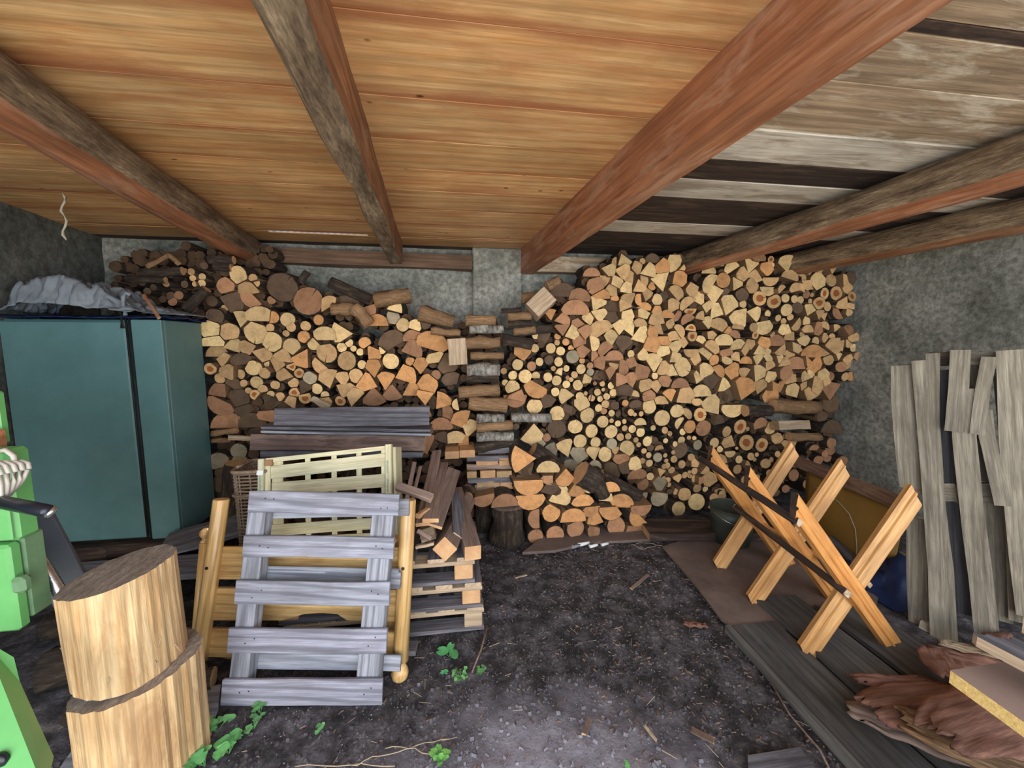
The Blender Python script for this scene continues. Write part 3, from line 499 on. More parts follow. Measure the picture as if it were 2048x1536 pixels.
EK = [(atY(x, y, 3.3).x, atY(x, y, 3.3).z, .03) for y in range(650, 1080, 14) for x in range(925, 1003, 13)]
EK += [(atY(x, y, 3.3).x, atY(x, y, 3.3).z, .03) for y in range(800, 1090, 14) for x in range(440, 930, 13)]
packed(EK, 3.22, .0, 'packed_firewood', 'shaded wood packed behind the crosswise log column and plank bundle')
# logs that lie across the pile, seen along their length
def lying(a, b, r, Y, ms, label, Y2=None, lump=.1, name='lying_log', n=10, s=None, group=None, cat='log', box_=None):
    p0, p1 = atY(a[0], a[1], Y), atY(b[0], b[1], Y2 if Y2 else Y); rr = r*(p0-CO).dot(CF)/FPX
    if box_: o = plank(name, p0, p1, 2*rr, box_*2*rr, (0, -1, .25), ms[0], None, wob=.008, end=ms[1], jag=.004, segs=6)
    else: o = pole(name, p0, p1, rr, rr*.95, ms, None, n, 6, lump, .004)
    return tag(o, label, cat, group)
def lt(x, y): return (400+x/3.0727, 480+y/3.0727)
def c_(x, y): return (1000+x/4.5175, 780+y/4.5175)
def a_(x, y): return (1000+x/4.8, 480+y/4.8)
def d_(x, y): return (1360+x/4.5175, 780+y/4.5175)
BL, SP, BI = ['barkx', 'sawnend'], ['split', 'sawnend'], ['birch', 'sawnend']
YC = 3.05
crib = [((1632, 495), (1815, 492), 11, SP, 'pink split log topmost in the crosswise log column'), ((1655, 552), (1865, 545), 9, BI, 'white birch log lying second from the top of the crosswise column'), ((1600, 632), (1842, 628), 12, SP, 'thick split log under the white birch log in the column'), ((1662, 712), (1866, 712), 8, SP, 'thin pale split log in the upper crosswise column'),
  ((1640, 800), (1840, 795), 13, BI, 'rough birch log halfway down the crosswise column'), ((1640, 850), (1835, 845), 10, BL, 'dark bark log under the rough birch log in the column'), ((1590, 940), (1840, 915), 12, SP, 'split log with sawn orange end in the middle of the column'), ((1652, 1000), (1885, 1020), 15, SP, 'thick pale split log at the middle of the crosswise column'),
  ((1700, 1095), (1868, 1095), 9, BI, 'spotted bark log in the lower crosswise column'), ((1700, 1152), (1920, 1140), 10, SP, 'orange brown split log above the peeling birch log'), ((1700, 1212), (1925, 1208), 10, BI, 'peeling birch log low in the crosswise column'), ((1690, 1280), (1950, 1240), 11, BL, 'flat grey split log resting on the offcut boards')]
for i, (a, b, r, ms, lb) in enumerate(crib): lying(lt(*a), lt(*b), r, YC+.02*(i % 2), ms, lb, name='crosswise_log', n=8, lump=.22, group='logs of the crosswise column')
for a, b, r, ms, lb in [((1850, 436), (1975, 428), 5, BL, 'thin grey stick lying right of the column top'), ((1892, 472), (2035, 466), 9, SP, 'tan split log right of the column top'), ((1890, 520), (2035, 515), 9, BL, 'dark bark log right of the column below the tan one'), ((1928, 565), (2060, 550), 8, SP, 'pale ended stick lying right of the white birch log'), ((1850, 612), (2040, 640), 12, BL, 'long dark log right of the column above the heart shaped end')]:
    lying(lt(*a), lt(*b), r, YC+.08, ms, lb, name='crosswise_log', n=8, lump=.15, group='logs of the crosswise column')
# offcut boards under the column
dk = ['weather_dk', 'brownplank', 'weather_dk', 'brownplank', 'weather_dk']
for i, (x0, x1, y) in enumerate([(1640, 1930, 1345), (1640, 1915, 1395), (1645, 1935, 1478), (1690, 1905, 1520), (1710, 1900, 1300)]):
    lying(lt(x0, y), lt(x1, y-8), 5.5, YC+.01, (dk[i], 'endwood'), 'grey offcut board, %s of the flat boards under the log column' % ['second', 'third', 'fourth', 'lowest', 'topmost'][i], name='offcut_board', box_=.9, cat='board', group='offcut boards')
for i, (x0, x1, y, r, c) in enumerate([(1505, 1592, 1322, 8, 'b'), (1594, 1690, 1314, 8, 'o'), (1697, 1832, 1370, 5.5, 'o'), (1838, 1930, 1362, 8, 'b'), (1640, 1700, 1443, 7, 'k'), (1722, 1815, 1440, 8, 'b'), (1822, 1915, 1440, 7, 'd'), (1845, 1930, 1508, 8, 'b'), (1700, 1842, 1502, 6, 'k')]):
    p0, p1 = lt(x0, y), lt(x1, y); w0, w1 = atY(*p0, YC-.0), atY(*p1, YC-.0); h = r*3.3/FPX*.9
    nm = ['pale block end left of the column boards', 'orange block end beside the pale one', 'thin orange end between the top two boards', 'pale block end at the right of the top boards', 'brown block end at the left between boards', 'pale block end in the middle gap of the boards', 'dark block end at the right of the middle gap', 'bright yellow block end at the lower right of the boards', 'long brown offcut beside the bright yellow block'][i]
    o = box('offcut_block', (w0.x, YC-.012, w0.z-h), (w1.x, YC+.26, w0.z+h), 'sawnend' if c in 'bo' else 'endwood', None, .003); tag(o, nm, 'offcut', 'offcut blocks')
# single logs and chunks that lie loose
Lx = [(a_(300, 700), a_(470, 540), 18, YR-.16, ['palewood', 'palewood'], 'big pale split chunk tilted on top of the right woodpile', 1.3),
 (a_(140, 890), a_(500, 850), 9, YR-.1, BL, 'long log with grey bark pointing at the column from the right pile', 0), (a_(215, 560), a_(350, 540), 10, YR, SP, 'brown chunk on the slope behind the tilted pale chunk', 0), (a_(450, 450), a_(570, 390), 11, YR+.05, SP, 'dull split chunk above the tilted pale chunk', 0),
 (c_(100, 250), c_(460, 255), 10, YR-.1, BI, 'white barked birch log lying flat beside the column', 0), (c_(290, 545), c_(540, 700), 17, YR-.12, BL, 'dark brown log slanting down behind the half round ends', 0),
 (c_(720, 745), c_(860, 830), 26, YF-.02, BL, 'thick bark covered log lying on the front row', 0), (c_(900, 780), c_(1250, 960), 15, YF+.12, BL, 'long dark red log slanting behind the front row', 0), (c_(870, 820), c_(940, 960), 14, YF-.02, BL, 'grey barked log leaning over the front row end', 0),
 (d_(590, 190), d_(815, 190), 12, YR-.06, BL, 'dark bark log lying flat in the right pile below the wedges', 0), (d_(840, 145), d_(1240, 165), 14, YR-.06, SP, 'long jagged split log lying flat near the right wall', 0), (d_(860, 320), d_(1140, 312), 9, YR-.07, ['palewood', 'endwood'], 'flat tan split board in the right pile', 1.1), (d_(980, 420), d_(1260, 425), 9, YR-.06, SP, 'splintery split log under the flat tan board', 0),
 (lt(800, 262), lt(1060, 375), 12, YL+.02, BL, 'dark forked branch lying on the left pile by the wall', 0), (lt(620, 265), lt(660, 192), 7, YL-.03, BL, 'short branch standing upright on the left pile', 0), (lt(1075, 372), lt(1290, 335), 15, YL-.02, SP, 'tan split chunk on top of the left pile', 0),
 (lt(810, 425), lt(950, 430), 13, YL-.06, SP, 'brown split chunk left of the tan top chunk', 0), (lt(950, 410), lt(1040, 520), 14, YL-.08, SP, 'splintered brown chunk in the middle top of the left pile', 0), (lt(1350, 445), lt(1560, 505), 15, YL-.04, SP, 'reddish split log lying near the column top', 0), (lt(1420, 560), lt(1600, 575), 8, YL-.08, SP, 'thin tan split log beside the column', 0),
 (lt(1575, 605), lt(1585, 765), 18, YC+.02, ['palewood', 'sawnend'], 'pale squared chunk standing left of the column', 1.0), (lt(690, 975), lt(800, 1030), 6, YL-.12, ['palewood', 'endwood'], 'small pale board end above the dark plank bundle', 1),
 (lt(75, 1190), lt(230, 1170), 6, YL-.12, SP, 'flat split board in the lower left pile', 0), (lt(75, 1235), lt(180, 1230), 5, YL-.12, SP, 'short split board below the flat one in the left pile', 0), (lt(180, 1215), lt(330, 1222), 5, YL-.18, ['palewood', 'endwood'], 'pale splinter board beside the lower left pile', 1)]
z_ = lambda x, y: (180+x/4.096, 480+y/4.096)
Lx += [(z_(975, 162), z_(1180, 165), 9, YL-.02, BL, 'light ended branch under the left roof beam', 0), (z_(790, 570), z_(955, 400), 10, YL-.1, BL, 'thick branch slanting up behind the grey cloth', 0), (z_(470, 220), z_(650, 122), 5, YL-.02, SP, 'thin board rising to a peak above the dark branches', 0), (z_(650, 122), z_(730, 195), 5, YL-.02, SP, 'thin board falling from the peak above the dark branches', 0), (z_(420, 270), z_(760, 255), 9, YL, BL, 'long dark branch under the peaked boards', 0), (z_(300, 320), z_(620, 330), 7, YL, BL, 'dark branch lying above the grey cloth tip', 0), (z_(1020, 215), z_(1160, 225), 9, YL, BL, 'dark log just under the light ended branch', 0)]
for a, b, r, Y, ms, lb, bx in Lx:
    nm = 'splintered_board' if bx else ('branch' if 'branch' in lb else 'lying_log')
    lying(a, b, r, Y, ms, lb, name=nm, lump=.2 if ms is SP else .1, n=9, box_=bx if bx else None, cat='branch' if 'branch' in lb else 'log')
# chopping stump and the plate under the front row
b0 = atZ(1020, 1098, 0); o = pole('bark_stump', (b0.x, b0.y+.14, 0), (b0.x+.0, b0.y+.14, .30), .145, .125, ['barkx', 'blocktop'], None, 16, 6, .12, .0); tag(o, 'dark mottled bark stump standing under the crosswise column', 'stump')
b0 = atZ(975, 1085, 0); o = pole('bark_stump', (b0.x, b0.y+.25, 0), (b0.x, b0.y+.25, .30), .085, .08, ['barkx', 'blocktop'], None, 14, 5, .12, .0); tag(o, 'narrow dark stump half hidden behind the pallet stack', 'stump')
pl = [atZ(x, y, .03) for x, y in [(1045, 1102), (1110, 1098), (1180, 1082), (1300, 1076), (1440, 1070), (1440, 1040), (1300, 1035), (1100, 1060)]]
o = slab('base_sheet', pl, .0, .022, 'mat'); tag(o, 'thin grey sheet of board under the front row of logs', 'board')
o = plank('sleeper', atZ(1290, 1062, .06), atZ(1600, 1060, .06), .22, .06, (0, 0, 1), 'old_dark', None, .01); tag(o, 'dark sleeper lying under the right end of the pile', 'sleeper')

# ---- labels that single the logs out
def zone_of(x, y, z):
    if z == 'U': return 'in the dark heap behind the cabinet' if y > 575 else 'in the dark heap under the left beam'
    if z == 'F': return 'in the front row bottom layer' if y > 1040 else ('in the front row middle layer' if y > 975 else 'on top of the low front row')
    if z == 'L':
        c = 'beside the cabinet' if x < 500 else ('above the crate' if x < 640 else ('above plank bundle end' if x < 780 else 'beside the log column'))
        r = 'top' if y < 600 else ('upper part' if y < 665 else ('middle' if y < 730 else ('lower part' if y < 800 else 'bottom')))
        return 'at left pile %s %s' % (r, c)
    c = 'beside the log column' if x < 1130 else ('below red beam' if x < 1250 else ('under grey beam end' if x < 1390 else ('between last beams' if x < 1540 else 'by the wall')))
    r = 'top' if y < 575 else ('upper part' if y < 640 else ('middle' if y < 710 else ('lower mid' if y < 790 else ('lower part' if y < 880 else ('low part' if y < 960 else 'bottom')))))
    return 'at right pile %s %s' % (r, c)
def desc(L):
    o, x, y, r, ty, co, z = L; s = 'small' if r < .033 else ('medium' if r < .052 else 'large')
    return '%s %s %s' % (s, CN[co], {'c': 'round log', 'q': 'wedge log', 'h': 'half-round log', 'p': 'split log'}[ty])
ORD = ['first', 'second', 'third', 'fourth', 'fifth', 'sixth', 'seventh', 'eighth', 'ninth', 'tenth', 'eleventh', 'twelfth']
gr = {}
for L in LOGS: gr.setdefault((desc(L), zone_of(L[1], L[2], L[6])), []).append(L)
for (d, z), ls in gr.items():
    ls.sort(key=lambda L: L[1])
    for i, L in enumerate(ls):
        n = len(ls); rk = '' if n == 1 else (('leftmost' if i == 0 else 'rightmost') if n == 2 else ('leftmost' if i == 0 else 'rightmost' if i == n-1 else ORD[min(i, 11)]+' from left'))
        tag(L[0], (d+(' '+z)+(', '+rk if rk else '')), 'log', {'R': 'firewood of the right woodpile', 'L': 'firewood of the left woodpile', 'F': 'firewood of the low front row', 'U': 'branches behind the cabinet'}[L[6]])
# ---------------------------------------------------------------- teal steel cabinet and what lies on it
cab = root('metal_cabinet', (-2.3, 3.0, .286), 'faded teal steel cabinet standing at the left end of the woodpile', 'cabinet')
x1, yf = -1.895, 2.80; xs = -2.085
box('body', (-2.79, yf+.03, .286), (x1, 3.2, 1.757), 'steel_teal', cab, .006)
box('door', (-2.79, yf, .30), (xs-.018, yf+.028, 1.745), 'steel_teal', cab, .008)
box('corner_panel', (xs+.018, yf, .286), (x1+.002, yf+.028, 1.757), 'steel_teal', cab, .004)
for dx in (-.009, .009): tube('door_gasket', [(xs+dx, yf+.004, .30), (xs+dx+.001, yf+.002, 1.0), (xs+dx, yf+.004, 1.77)], .006, 'rubber', cab)
for i, (x0, xx) in enumerate([(-2.72, -2.30), (-2.34, -1.86)]):
    o = box('sleeper', (x0, 2.72+.02*i, 0), (xx, 3.1, .283), 'old_dark', None, .02); tag(o, ['dark old timber block under the left half of the cabinet', 'dark old timber block under the right half of the cabinet'][i], 'sleeper')
o = plank('dark_plank', (-2.45, 2.62, .17), (-1.45, 2.50, .24), .16, .05, (0, -.3, 1), 'weather_dk', None, .01); tag(o, 'dark weathered plank lying on the rubble before the cabinet', 'plank')
o = plank('dark_plank', (-1.9, 2.66, .30), (-1.3, 2.7, .44), .20, .04, (-.3, -.4, 1), 'weather_dk', None, .01); tag(o, 'dark plank rising behind the left bed post', 'plank')
def cloth(name, x0, xr, y0, yr, hf, nx, ny, m, label, zb):
    vs = [(x0+(xr-x0)*i/nx+.02*noise.noise((i*.31, j*.4, 2)), y0+(yr-y0)*j/ny+.03*noise.noise((i*.2, j*.3, 7)), zb+hf(i/nx, j/ny)) for j in range(ny+1) for i in range(nx+1)]
    fs = [(j*(nx+1)+i, j*(nx+1)+i+1, (j+1)*(nx+1)+i+1, (j+1)*(nx+1)+i) for j in range(ny) for i in range(nx)]
    o = mesh(name, vs, fs, m, smooth=True); md = o.modifiers.new('s', 'SOLIDIFY'); md.thickness = .004; md.offset = 1
    return tag(o, label, 'cloth')
def rdg(a, b, s): return 1-abs(noise.noise((a, b, s)))*2.4
def hcl(u, v):
    e = min(1, u*7+.1)*min(1, (1-u)*3+.12)*min(1, v*5+.25)
    return .02+e*(.085+.075*rdg(u*5+v*2, v*3-u*2, 3)+.035*rdg(u*11+v*3, v*6, 8)+.05*max(0, 1-abs(u-.2)*6)+.05*max(0, 1-abs(u-.42)*5))
cloth('crumpled_cloth', -2.76, -2.04, 2.76, 3.15, hcl, 90, 50, 'tarp', 'crumpled grey cloth heaped on top of the teal cabinet', 1.775)
cloth('crumpled_cloth', -2.10, -1.80, 2.95, 3.18, lambda u, v: .01+.07*(1-u)*min(1, v*4+.2)*(.6+.4*rdg(u*7, v*5, 1)), 40, 24, 'tarp', 'smaller grey cloth end tapering toward the woodpile', 1.785)
cloth('blue_sheet', -2.78, -1.86, 2.74, 3.2, lambda u, v: .004+.02*max(0, rdg(u*9, v*5, 4))*min(1, v*5+.2), 70, 30, 'bluetarp', 'dark blue plastic sheet under the grey cloth on the cabinet', 1.758)
hk = atY(236, 562, 2.76); o = tube('bent_bar', [(hk.x, 2.79, 1.78), (hk.x-.012, 2.8, 1.84), (hk.x-.012, 2.8, 1.90), (hk.x+.01, 2.8, 1.925), (hk.x+.03, 2.8, 1.91)], .012, 'tarp'); tag(o, 'grey bent strip standing up at the end of the cloth', 'strip')
o = plank('reddish_lath', atY(288, 590, 2.90), atY(318, 636, 2.74), .02, .012, (0, -1, .3), 'beam_red', None); tag(o, 'short reddish lath slanting across the blue sheet', 'lath')
o = tube('strap', [(xs-.01, 2.9, 1.80), (xs-.012, 2.775, 1.80), (xs-.01, 2.775, 1.70)], .011, 'rubber'); tag(o, 'black strap hanging over the cabinet seam', 'strap')

# ---------------------------------------------------------------- green log splitter at the left edge
ms = root('log_splitter', (-1.9, 1.45, 0), 'light green log splitting machine with black lever at the left edge', 'machine')
Ym = 1.45
def q(x, y, Y=Ym): return atY(x, y, Y)
a, b = q(53, 1080), q(53, 900)
box('motor_housing', (-2.15, Ym, q(53, 1082).z), (q(26, 1000).x, Ym+.075, q(53, 900).z), 'green', ms, .012)
box('side_plate', (q(-20, 1000).x, Ym-.012, q(30, 1078).z), (q(22, 1000).x, Ym+.0, q(30, 980).z), 'green', ms, .004)
box('lower_housing', (-2.15, Ym-.015, q(45, 1258).z), (q(36, 1170).x, Ym+.03, q(53, 1086).z), 'green', ms, .01)
box('housing_end', (q(10, 1170).x, Ym+.03, q(60, 1245).z), (q(37, 1170).x, Ym+.10, q(53, 1082).z), 'green_dk', ms, .006)
box('column', (-2.3, Ym+.10, q(10, 902).z), (q(-75, 850).x, Ym+.13, q(8, 790, Ym).z), 'green', ms, .006)
box('rusty_bracket', (-2.3, Ym+.06, q(10, 905).z), (q(-50, 880).x, Ym+.09, q(8, 868).z), 'beam_red', ms, .004)
lv = lathe('lever', q(2, 1004, Ym-.12), q(104, 1024, Ym-.16)-q(2, 1004, Ym-.12), [(0, .012), (.002, .019), (.16, .019), (.166, .016), (.17, .006)], ['blackplastic'], ms)
lathe('lever_cap', q(98, 1022, Ym-.163), q(104, 1024, Ym-.16)-q(98, 1022, Ym-.163), [(0, .0175), (.010, .017), (.014, .008)], ['chrome'], lv)
def thr(p0, p1, r, ms_, parent, name='spring_shaft', turns=30):
    p0, p1 = V(p0), V(p1); L = (p1-p0).length
    return lathe(name, p0, p1-p0, [(L*i/(turns*2), r*(1 if i % 2 else .82)) for i in range(turns*2+1)], [ms_], parent, 14)
thr(q(50, 1070, Ym+.16), q(124, 1190, Ym+.12), .021, 'chrome', ms)
box('pivot_bracket', (q(36, 1160).x, Ym-.03, q(50, 1180).z), (q(64, 1160).x, Ym+.01, q(50, 1148).z), 'green_dk', ms, .012)
plank('strut', q(70, 1040, Ym+.5), q(160, 1215, Ym+.3), .12, .03, (.5, -1, .2), 'greysteel', ms, 0, end='greysteel')
fp = [q(-60, 1300, 1.25), q(0, 1335, 1.25), q(12, 1385, 1.22), q(80, 1540, 1.12), q(60, 1620, 1.0), q(-80, 1620, 1.0)]
n0 = V((.3, .9, .25)).normalized()*.03; vs = [p for p in fp]+[p+n0 for p in fp]
mesh('foot_plate', vs, [tuple(range(6)), tuple(range(11, 5, -1))]+[(i, 6+i, 6+(i+1) % 6, (i+1) % 6) for i in range(6)], 'green', ms)
lathe('bolt', q(4, 1518, 1.08), (0, -1, .1), [(0, .02), (.012, .02), (.016, .012)], ['blackplastic'], ms)
cb = root('power_cable', q(10, 960, Ym-.06), 'white power cable coiled on the green machine', 'cable')
cc = q(6, 962, Ym-.05)
for k in range(5):
    tube('coil', [cc+V((.075*cos(t*.42+k*.1)*(1-.05*k), -.014*k+.01*sin(t*.8), .048*sin(t*.42)*(1+.1*k)+.035*cos(t*.42))) for t in range(16)], .0065, 'cable', cb)
tube('coil', [q(-10, 905, Ym-.03), q(12, 900, Ym-.04), q(28, 912, Ym-.05), q(30, 938, Ym-.05)], .0075, 'cable', cb)

# ---------------------------------------------------------------- the two big blocks
def block(name, c, rx, ry, h, z0, label, tilt, seed):
    n, sg = 64, 9; vs = []; fs = []; ix = []; rg = random.Random(seed)
    prof = [1+.05*noise.noise((cos(2*pi*j/n)*2, sin(2*pi*j/n)*2, seed))+rg.choice((-.03, -.012, 0, .01, .018)) for j in range(n)]
    for i in range(sg+1):
        f = i/sg
        for j in range(n):
            a = 2*pi*j/n; k = prof[j]+.02*noise.noise((cos(a)*6, sin(a)*6, f*1.5+seed))
            vs.append((c[0]+rx*k*cos(a)+tilt[0]*h*f, c[1]+ry*k*sin(a)+tilt[1]*h*f, z0+h*f+(.03*cos(a-.3) if i == sg else 0)))
    for i in range(sg):
        for j in range(n): fs.append((i*n+j, i*n+(j+1) % n, (i+1)*n+(j+1) % n, (i+1)*n+j)); ix.append(0)
    fs.append(tuple(reversed(range(n)))); ix.append(1)
    b = len(vs); vs.append((c[0]+tilt[0]*h, c[1]+tilt[1]*h, z0+h)); 
    for j in range(n): fs.append((sg*n+j, sg*n+(j+1) % n, b)); ix.append(1)
    # the side grain stands upright: turn the mesh frame so local X points up
    Mw = frame((c[0], c[1], z0), (0, 0, 1), (0, -1, 0)); inv = Mw.inverted()
    o = mesh(name, [inv @ V(v) for v in vs], fs, ['blockside', 'blocktop'], None, Mw, idx=ix)
    for sp in range(5):   # torn fibres
        a = rg.uniform(3.4, 6.2); r = 1.0
        p = V((c[0]+rx*cos(a), c[1]+ry*sin(a), z0+h*rg.uniform(.02, .3))); e = p+V((cos(a)*.02, sin(a)*.02, rg.uniform(-.05, .05)))
        tube('splinter', [p, (p+e)/2, e], [.002, .0015, .0006], 'palewood', o, 5)
    return tag(o, label, 'block')
tc = atZ(246, 1140, .775)
block('chopping_block', (tc.x, tc.y), .158, .152, .375, .400, 'upper big debarked chopping block with grey sawn top', (-.03, 0), 3)
block('chopping_block', (tc.x+.03, tc.y-.01), .185, .175, .405, -.01, 'lower big chopping block carrying the upper one', (.0, 0), 5)
pl = [atZ(x, y, .02) for x, y in [(300, 1400), (442, 1368), (436, 1412), (384, 1536), (360, 1620), (60, 1620), (200, 1420)]]
o = slab('ground_board', pl, .0, .02, 'weather'); tag(o, 'grey weathered board on the ground beside the chopping blocks', 'board')
for i, (x, y, l, r) in enumerate([(20, 1430, .4, .09), (70, 1395, .25, .06), (60, 1500, .5, .05), (30, 1290, .5, .07)]):
    p = atZ(x, y, .1+.02*i); o = pole('rubble_log', (p.x-.1, p.y+.25, r), (p.x+l-.1, p.y+.35, r), r, r*.9, ['barkx', 'endwood'], None, 10, 5, .15, .01)
    tag(o, ['thick dull log end lying between machine and blocks', 'dull broken log near the lower chopping block', 'thin dark log on the ground by the green foot plate', 'dark log behind the green machine foot'][i], 'log')

# ---------------------------------------------------------------- leaning grey slatted pallet
BLp, BRp = V((-1.058, 1.70, .0)), V((-.354, 1.60, .0)); TR_ = atY(797, 988, 1.80)
pp = plane3(BLp, BRp, TR_)
pal = root('slatted_pallet', (-.7, 1.66, 0), 'silver grey slatted pallet leaning upright against the bed ends', 'pallet')
for (a, b, w) in [((496, 1004), (797, 1010), 43), ((485, 1093), (787, 1096), 43), ((470, 1185), (779, 1189), 47), ((455, 1283), (772, 1284), 50), ((443, 1386), (764, 1385), 53)]:
    s = pxplank('slat', pp, a, b, w, .018, 'weather', pal, wob=.005, jag=.002, end='weather'); s.color = (1, R.uniform(.96, 1.02), 1.03, 1)
    L = s.data.vertices[-1].co.x
    for px_ in (.08, .12, L-.08, L-.05):
        t = lathe('nail', s.matrix_basis.to_translation()*0, (0, 0, 1), [(0, .003), (.001, .003)], ['rubber'], None, 6)
        Mn = WM[s] @ Matrix.Translation((px_, R.uniform(-.025, .025), .010)) @ Matrix.Rotation(-pi/2, 4, 'Y'); t.parent = s; t.matrix_basis = WM[s].inverted() @ Mn
for a, b, w in [((512, 990), (466, 1400), 37), ((765, 995), (728, 1400), 44)]:
    pxplank('stringer', pp, a, b, w, .065, 'weather', pal, off=-.018, wob=.003, end='weather')
for a, b, w in [((502, 1028), (808, 1022), 36), ((470, 1152), (786, 1158), 14), ((492, 1170), (790, 1176), 36), ((470, 1345), (790, 1350), 34)]:
    pxplank('back_slat', pp, a, b, w, .016, 'weather', pal, off=-.084, wob=.003, end='weather')

# ---------------------------------------------------------------- pine bed ends
bp = plane3(V((-1.30, 1.93, 0)), V((-.294, 1.76, 0)), atY(817, 1000, 1.92))
bed = root('bed_end', (-.8, 1.9, 0), 'lacquered pine bed end with two round posts behind the grey pallet', 'bed end')
def post(a, b, r, parent, foot=None):
    p0, p1 = atP(*a, bp), atP(*b, bp); d = p0-p1; L = d.length
    o = lathe('post', p1, d, [(0, r*.8), (.004, r), (L*.5, r), (L-.004, r), (L, r*.93)], ['pine_bed', 'pine_bed'], parent, 20, up=bp[1])
    if foot:
        f = lathe('foot_ball', p1, -d, [(0, r*.75), (.008, r*.62), (.022, r*.8), (.035, r*1.02), (.055, r*1.12), (.075, r*.98), (.088, r*.6), (.09, .001)], ['pine_bed'], o, 20, up=bp[1])
        h = lathe('dowel_hole', p1+d*.58+bp[1]*(r*.985), bp[1], [(0, .008), (.002, .008)], ['rubber'], o, 12)
post((443, 998), (399, 1322), .036, bed, 1); post((817, 999), (801, 1322), .037, bed, 1)
for a, b, w in [((425, 1128), (802, 1130), 66), ((398, 1288), (795, 1296), 58)]:
    pxplank('rail', bp, a, b, w, .022, 'pine_bed', bed, off=-.01, wob=0, end='pine_bed')
# the rail with the hand-hold cut-out
def cutrail():
    top = [(410, 1178), (800, 1182)]; bot = [(398, 1243), (560, 1243), (585, 1236), (606, 1230), (640, 1228), (672, 1230), (688, 1240), (692, 1243), (794, 1245)]
    poly = [atP(*p, bp)-bp[1]*.01 for p in top+bot[::-1]]; n = len(poly); vs = poly+[p-bp[1]*.022 for p in poly]
    fs = [tuple(range(n)), tuple(reversed(range(n, 2*n)))]+[(i, n+i, n+(i+1) % n, (i+1) % n) for i in range(n)]
    X = (poly[1]-poly[0]).normalized(); Mw = frame(poly[0], X, bp[1]); inv = Mw.inverted()
    mesh('rail', [inv @ v for v in vs], fs, 'pine_bed', bed, Mw)
cutrail()
bed2 = root('bed_end', (-.8, 2.02, 0), 'second pine bed end with small turned finials behind the first', 'bed end')
off2 = -bp[1]*.09; bp_keep = bp; bp = (bp[0]+off2, bp[1])
for a, b in [((410, 1085), (388, 1330)), ((790, 1100), (778, 1300))]:
    p0, p1 = atP(*a, bp), atP(*b, bp); d = p0-p1; L = d.length
    o = lathe('post', p1, d, [(0, .022), (L, .024)], ['pine_bed', 'pine_bed'], bed2, 16, up=bp[1])
    lathe('finial', p0, d, [(0, .020), (.008, .022), (.014, .014), (.022, .013), (.03, .022), (.045, .029), (.06, .026), (.072, .014), (.076, .001)], ['pine_bed'], o, 16, up=bp[1])
for a, b, w in [((430, 1320), (775, 1330), 26)]: pxplank('rail', bp, a, b, w, .02, 'pine_bed', bed2, off=-.012, wob=0, end='pine_bed')
bp = bp_keep
# ---------------------------------------------------------------- pale vegetable crate
c0, c1, c2 = atY(520, 1100, 2.12), atY(790, 1075, 2.02), atY(773, 892, 2.16)
cp = plane3(c0, c1, c2); crt = root('slatted_crate', (c0+c1)/2, 'pale slatted vegetable crate with green print leaning behind the grey pallet', 'crate')
zc = lambda x, y: (500+x/5.689, 880+y/5.689)
for a, b, w in [(zc(180, 235), zc(1545, 90), 50), (zc(235, 372), zc(1540, 222), 145), (zc(245, 560), zc(1540, 460), 150), (zc(245, 780), zc(1540, 680), 150), (zc(235, 1030), zc(1540, 940), 130), (zc(235, 1150), zc(1540, 1080), 60)]:
    pxplank('slat', cp, a, b, w/5.689, .006, 'poplar', crt, wob=.002, end='poplar', segs=4)
for x in (300, 645, 945, 1230, 1515): pxplank('batten', cp, zc(x, 240-x*.11+20), zc(x+10, 1250), 60/5.689 if x > 300 else 22, .008, 'poplar', crt, off=-.007, wob=0, end='poplar')
pxplank('corner_post', cp, zc(1580, 50), zc(1585, 1150), 70/5.689, .028, 'poplar', crt, off=.014, wob=0, end='poplar')
pxplank('side_board', cp, zc(1628, 80), zc(1650, 1150), 36/5.689, .11, 'poplar', crt, off=-.014, wob=0, end='poplar')
pxplank('corner_post', cp, zc(136, 218), zc(132, 1150), 66/5.689, .028, 'poplar', crt, off=.014, wob=0, end='poplar').color = (.98, 1.04, 1.12, 1)
pxplank('end_board', cp, zc(198, 240), zc(190, 1150), 60/5.689, .012, 'poplar', crt, off=-.002, wob=0, end='poplar')
pxplank('corner_brace', cp, zc(176, 262), zc(262, 258), 12, .02, 'card', crt, off=.010, wob=0, end='card')
pxplank('white_label', cp, zc(98, 372), zc(172, 370), 9, .002, 'whitelabel', crt, off=.017, wob=0, end='whitelabel')
def letters(txt, a, b, hpx):
    cu = bpy.data.curves.new('print', 'FONT'); cu.body = txt; cu.align_x = 'LEFT'; cu.shear = .35
    to = bpy.data.objects.new('t', cu); COL.objects.link(to); bpy.context.view_layer.update()
    me = bpy.data.meshes.new_from_object(to.evaluated_get(bpy.context.evaluated_depsgraph_get())); bpy.data.objects.remove(to)
    p0, p1 = atP(*a, cp), atP(*b, cp); wd = max(v.co.x for v in me.vertices); s = (p1-p0).length/wd
    hh = (atP(a[0]+hpx, a[1], cp)-p0).length/.7
    Mw = frame(p0+cp[1]*.0150, p1-p0, cp[1])
    for v in me.vertices: v.co = (v.co.x*s, v.co.y*hh, 0)
    me.materials.clear(); me.materials.append(M['inkgreen']); put(bpy.data.objects.new('lettering', me), Mw, crt)
letters('Atrium', zc(1562, 225), zc(1566, 375), 4.5); letters('Alvaro', zc(1564, 428), zc(1568, 585), 4.5); letters('viniZo', zc(122, 400), zc(118, 570), 5)
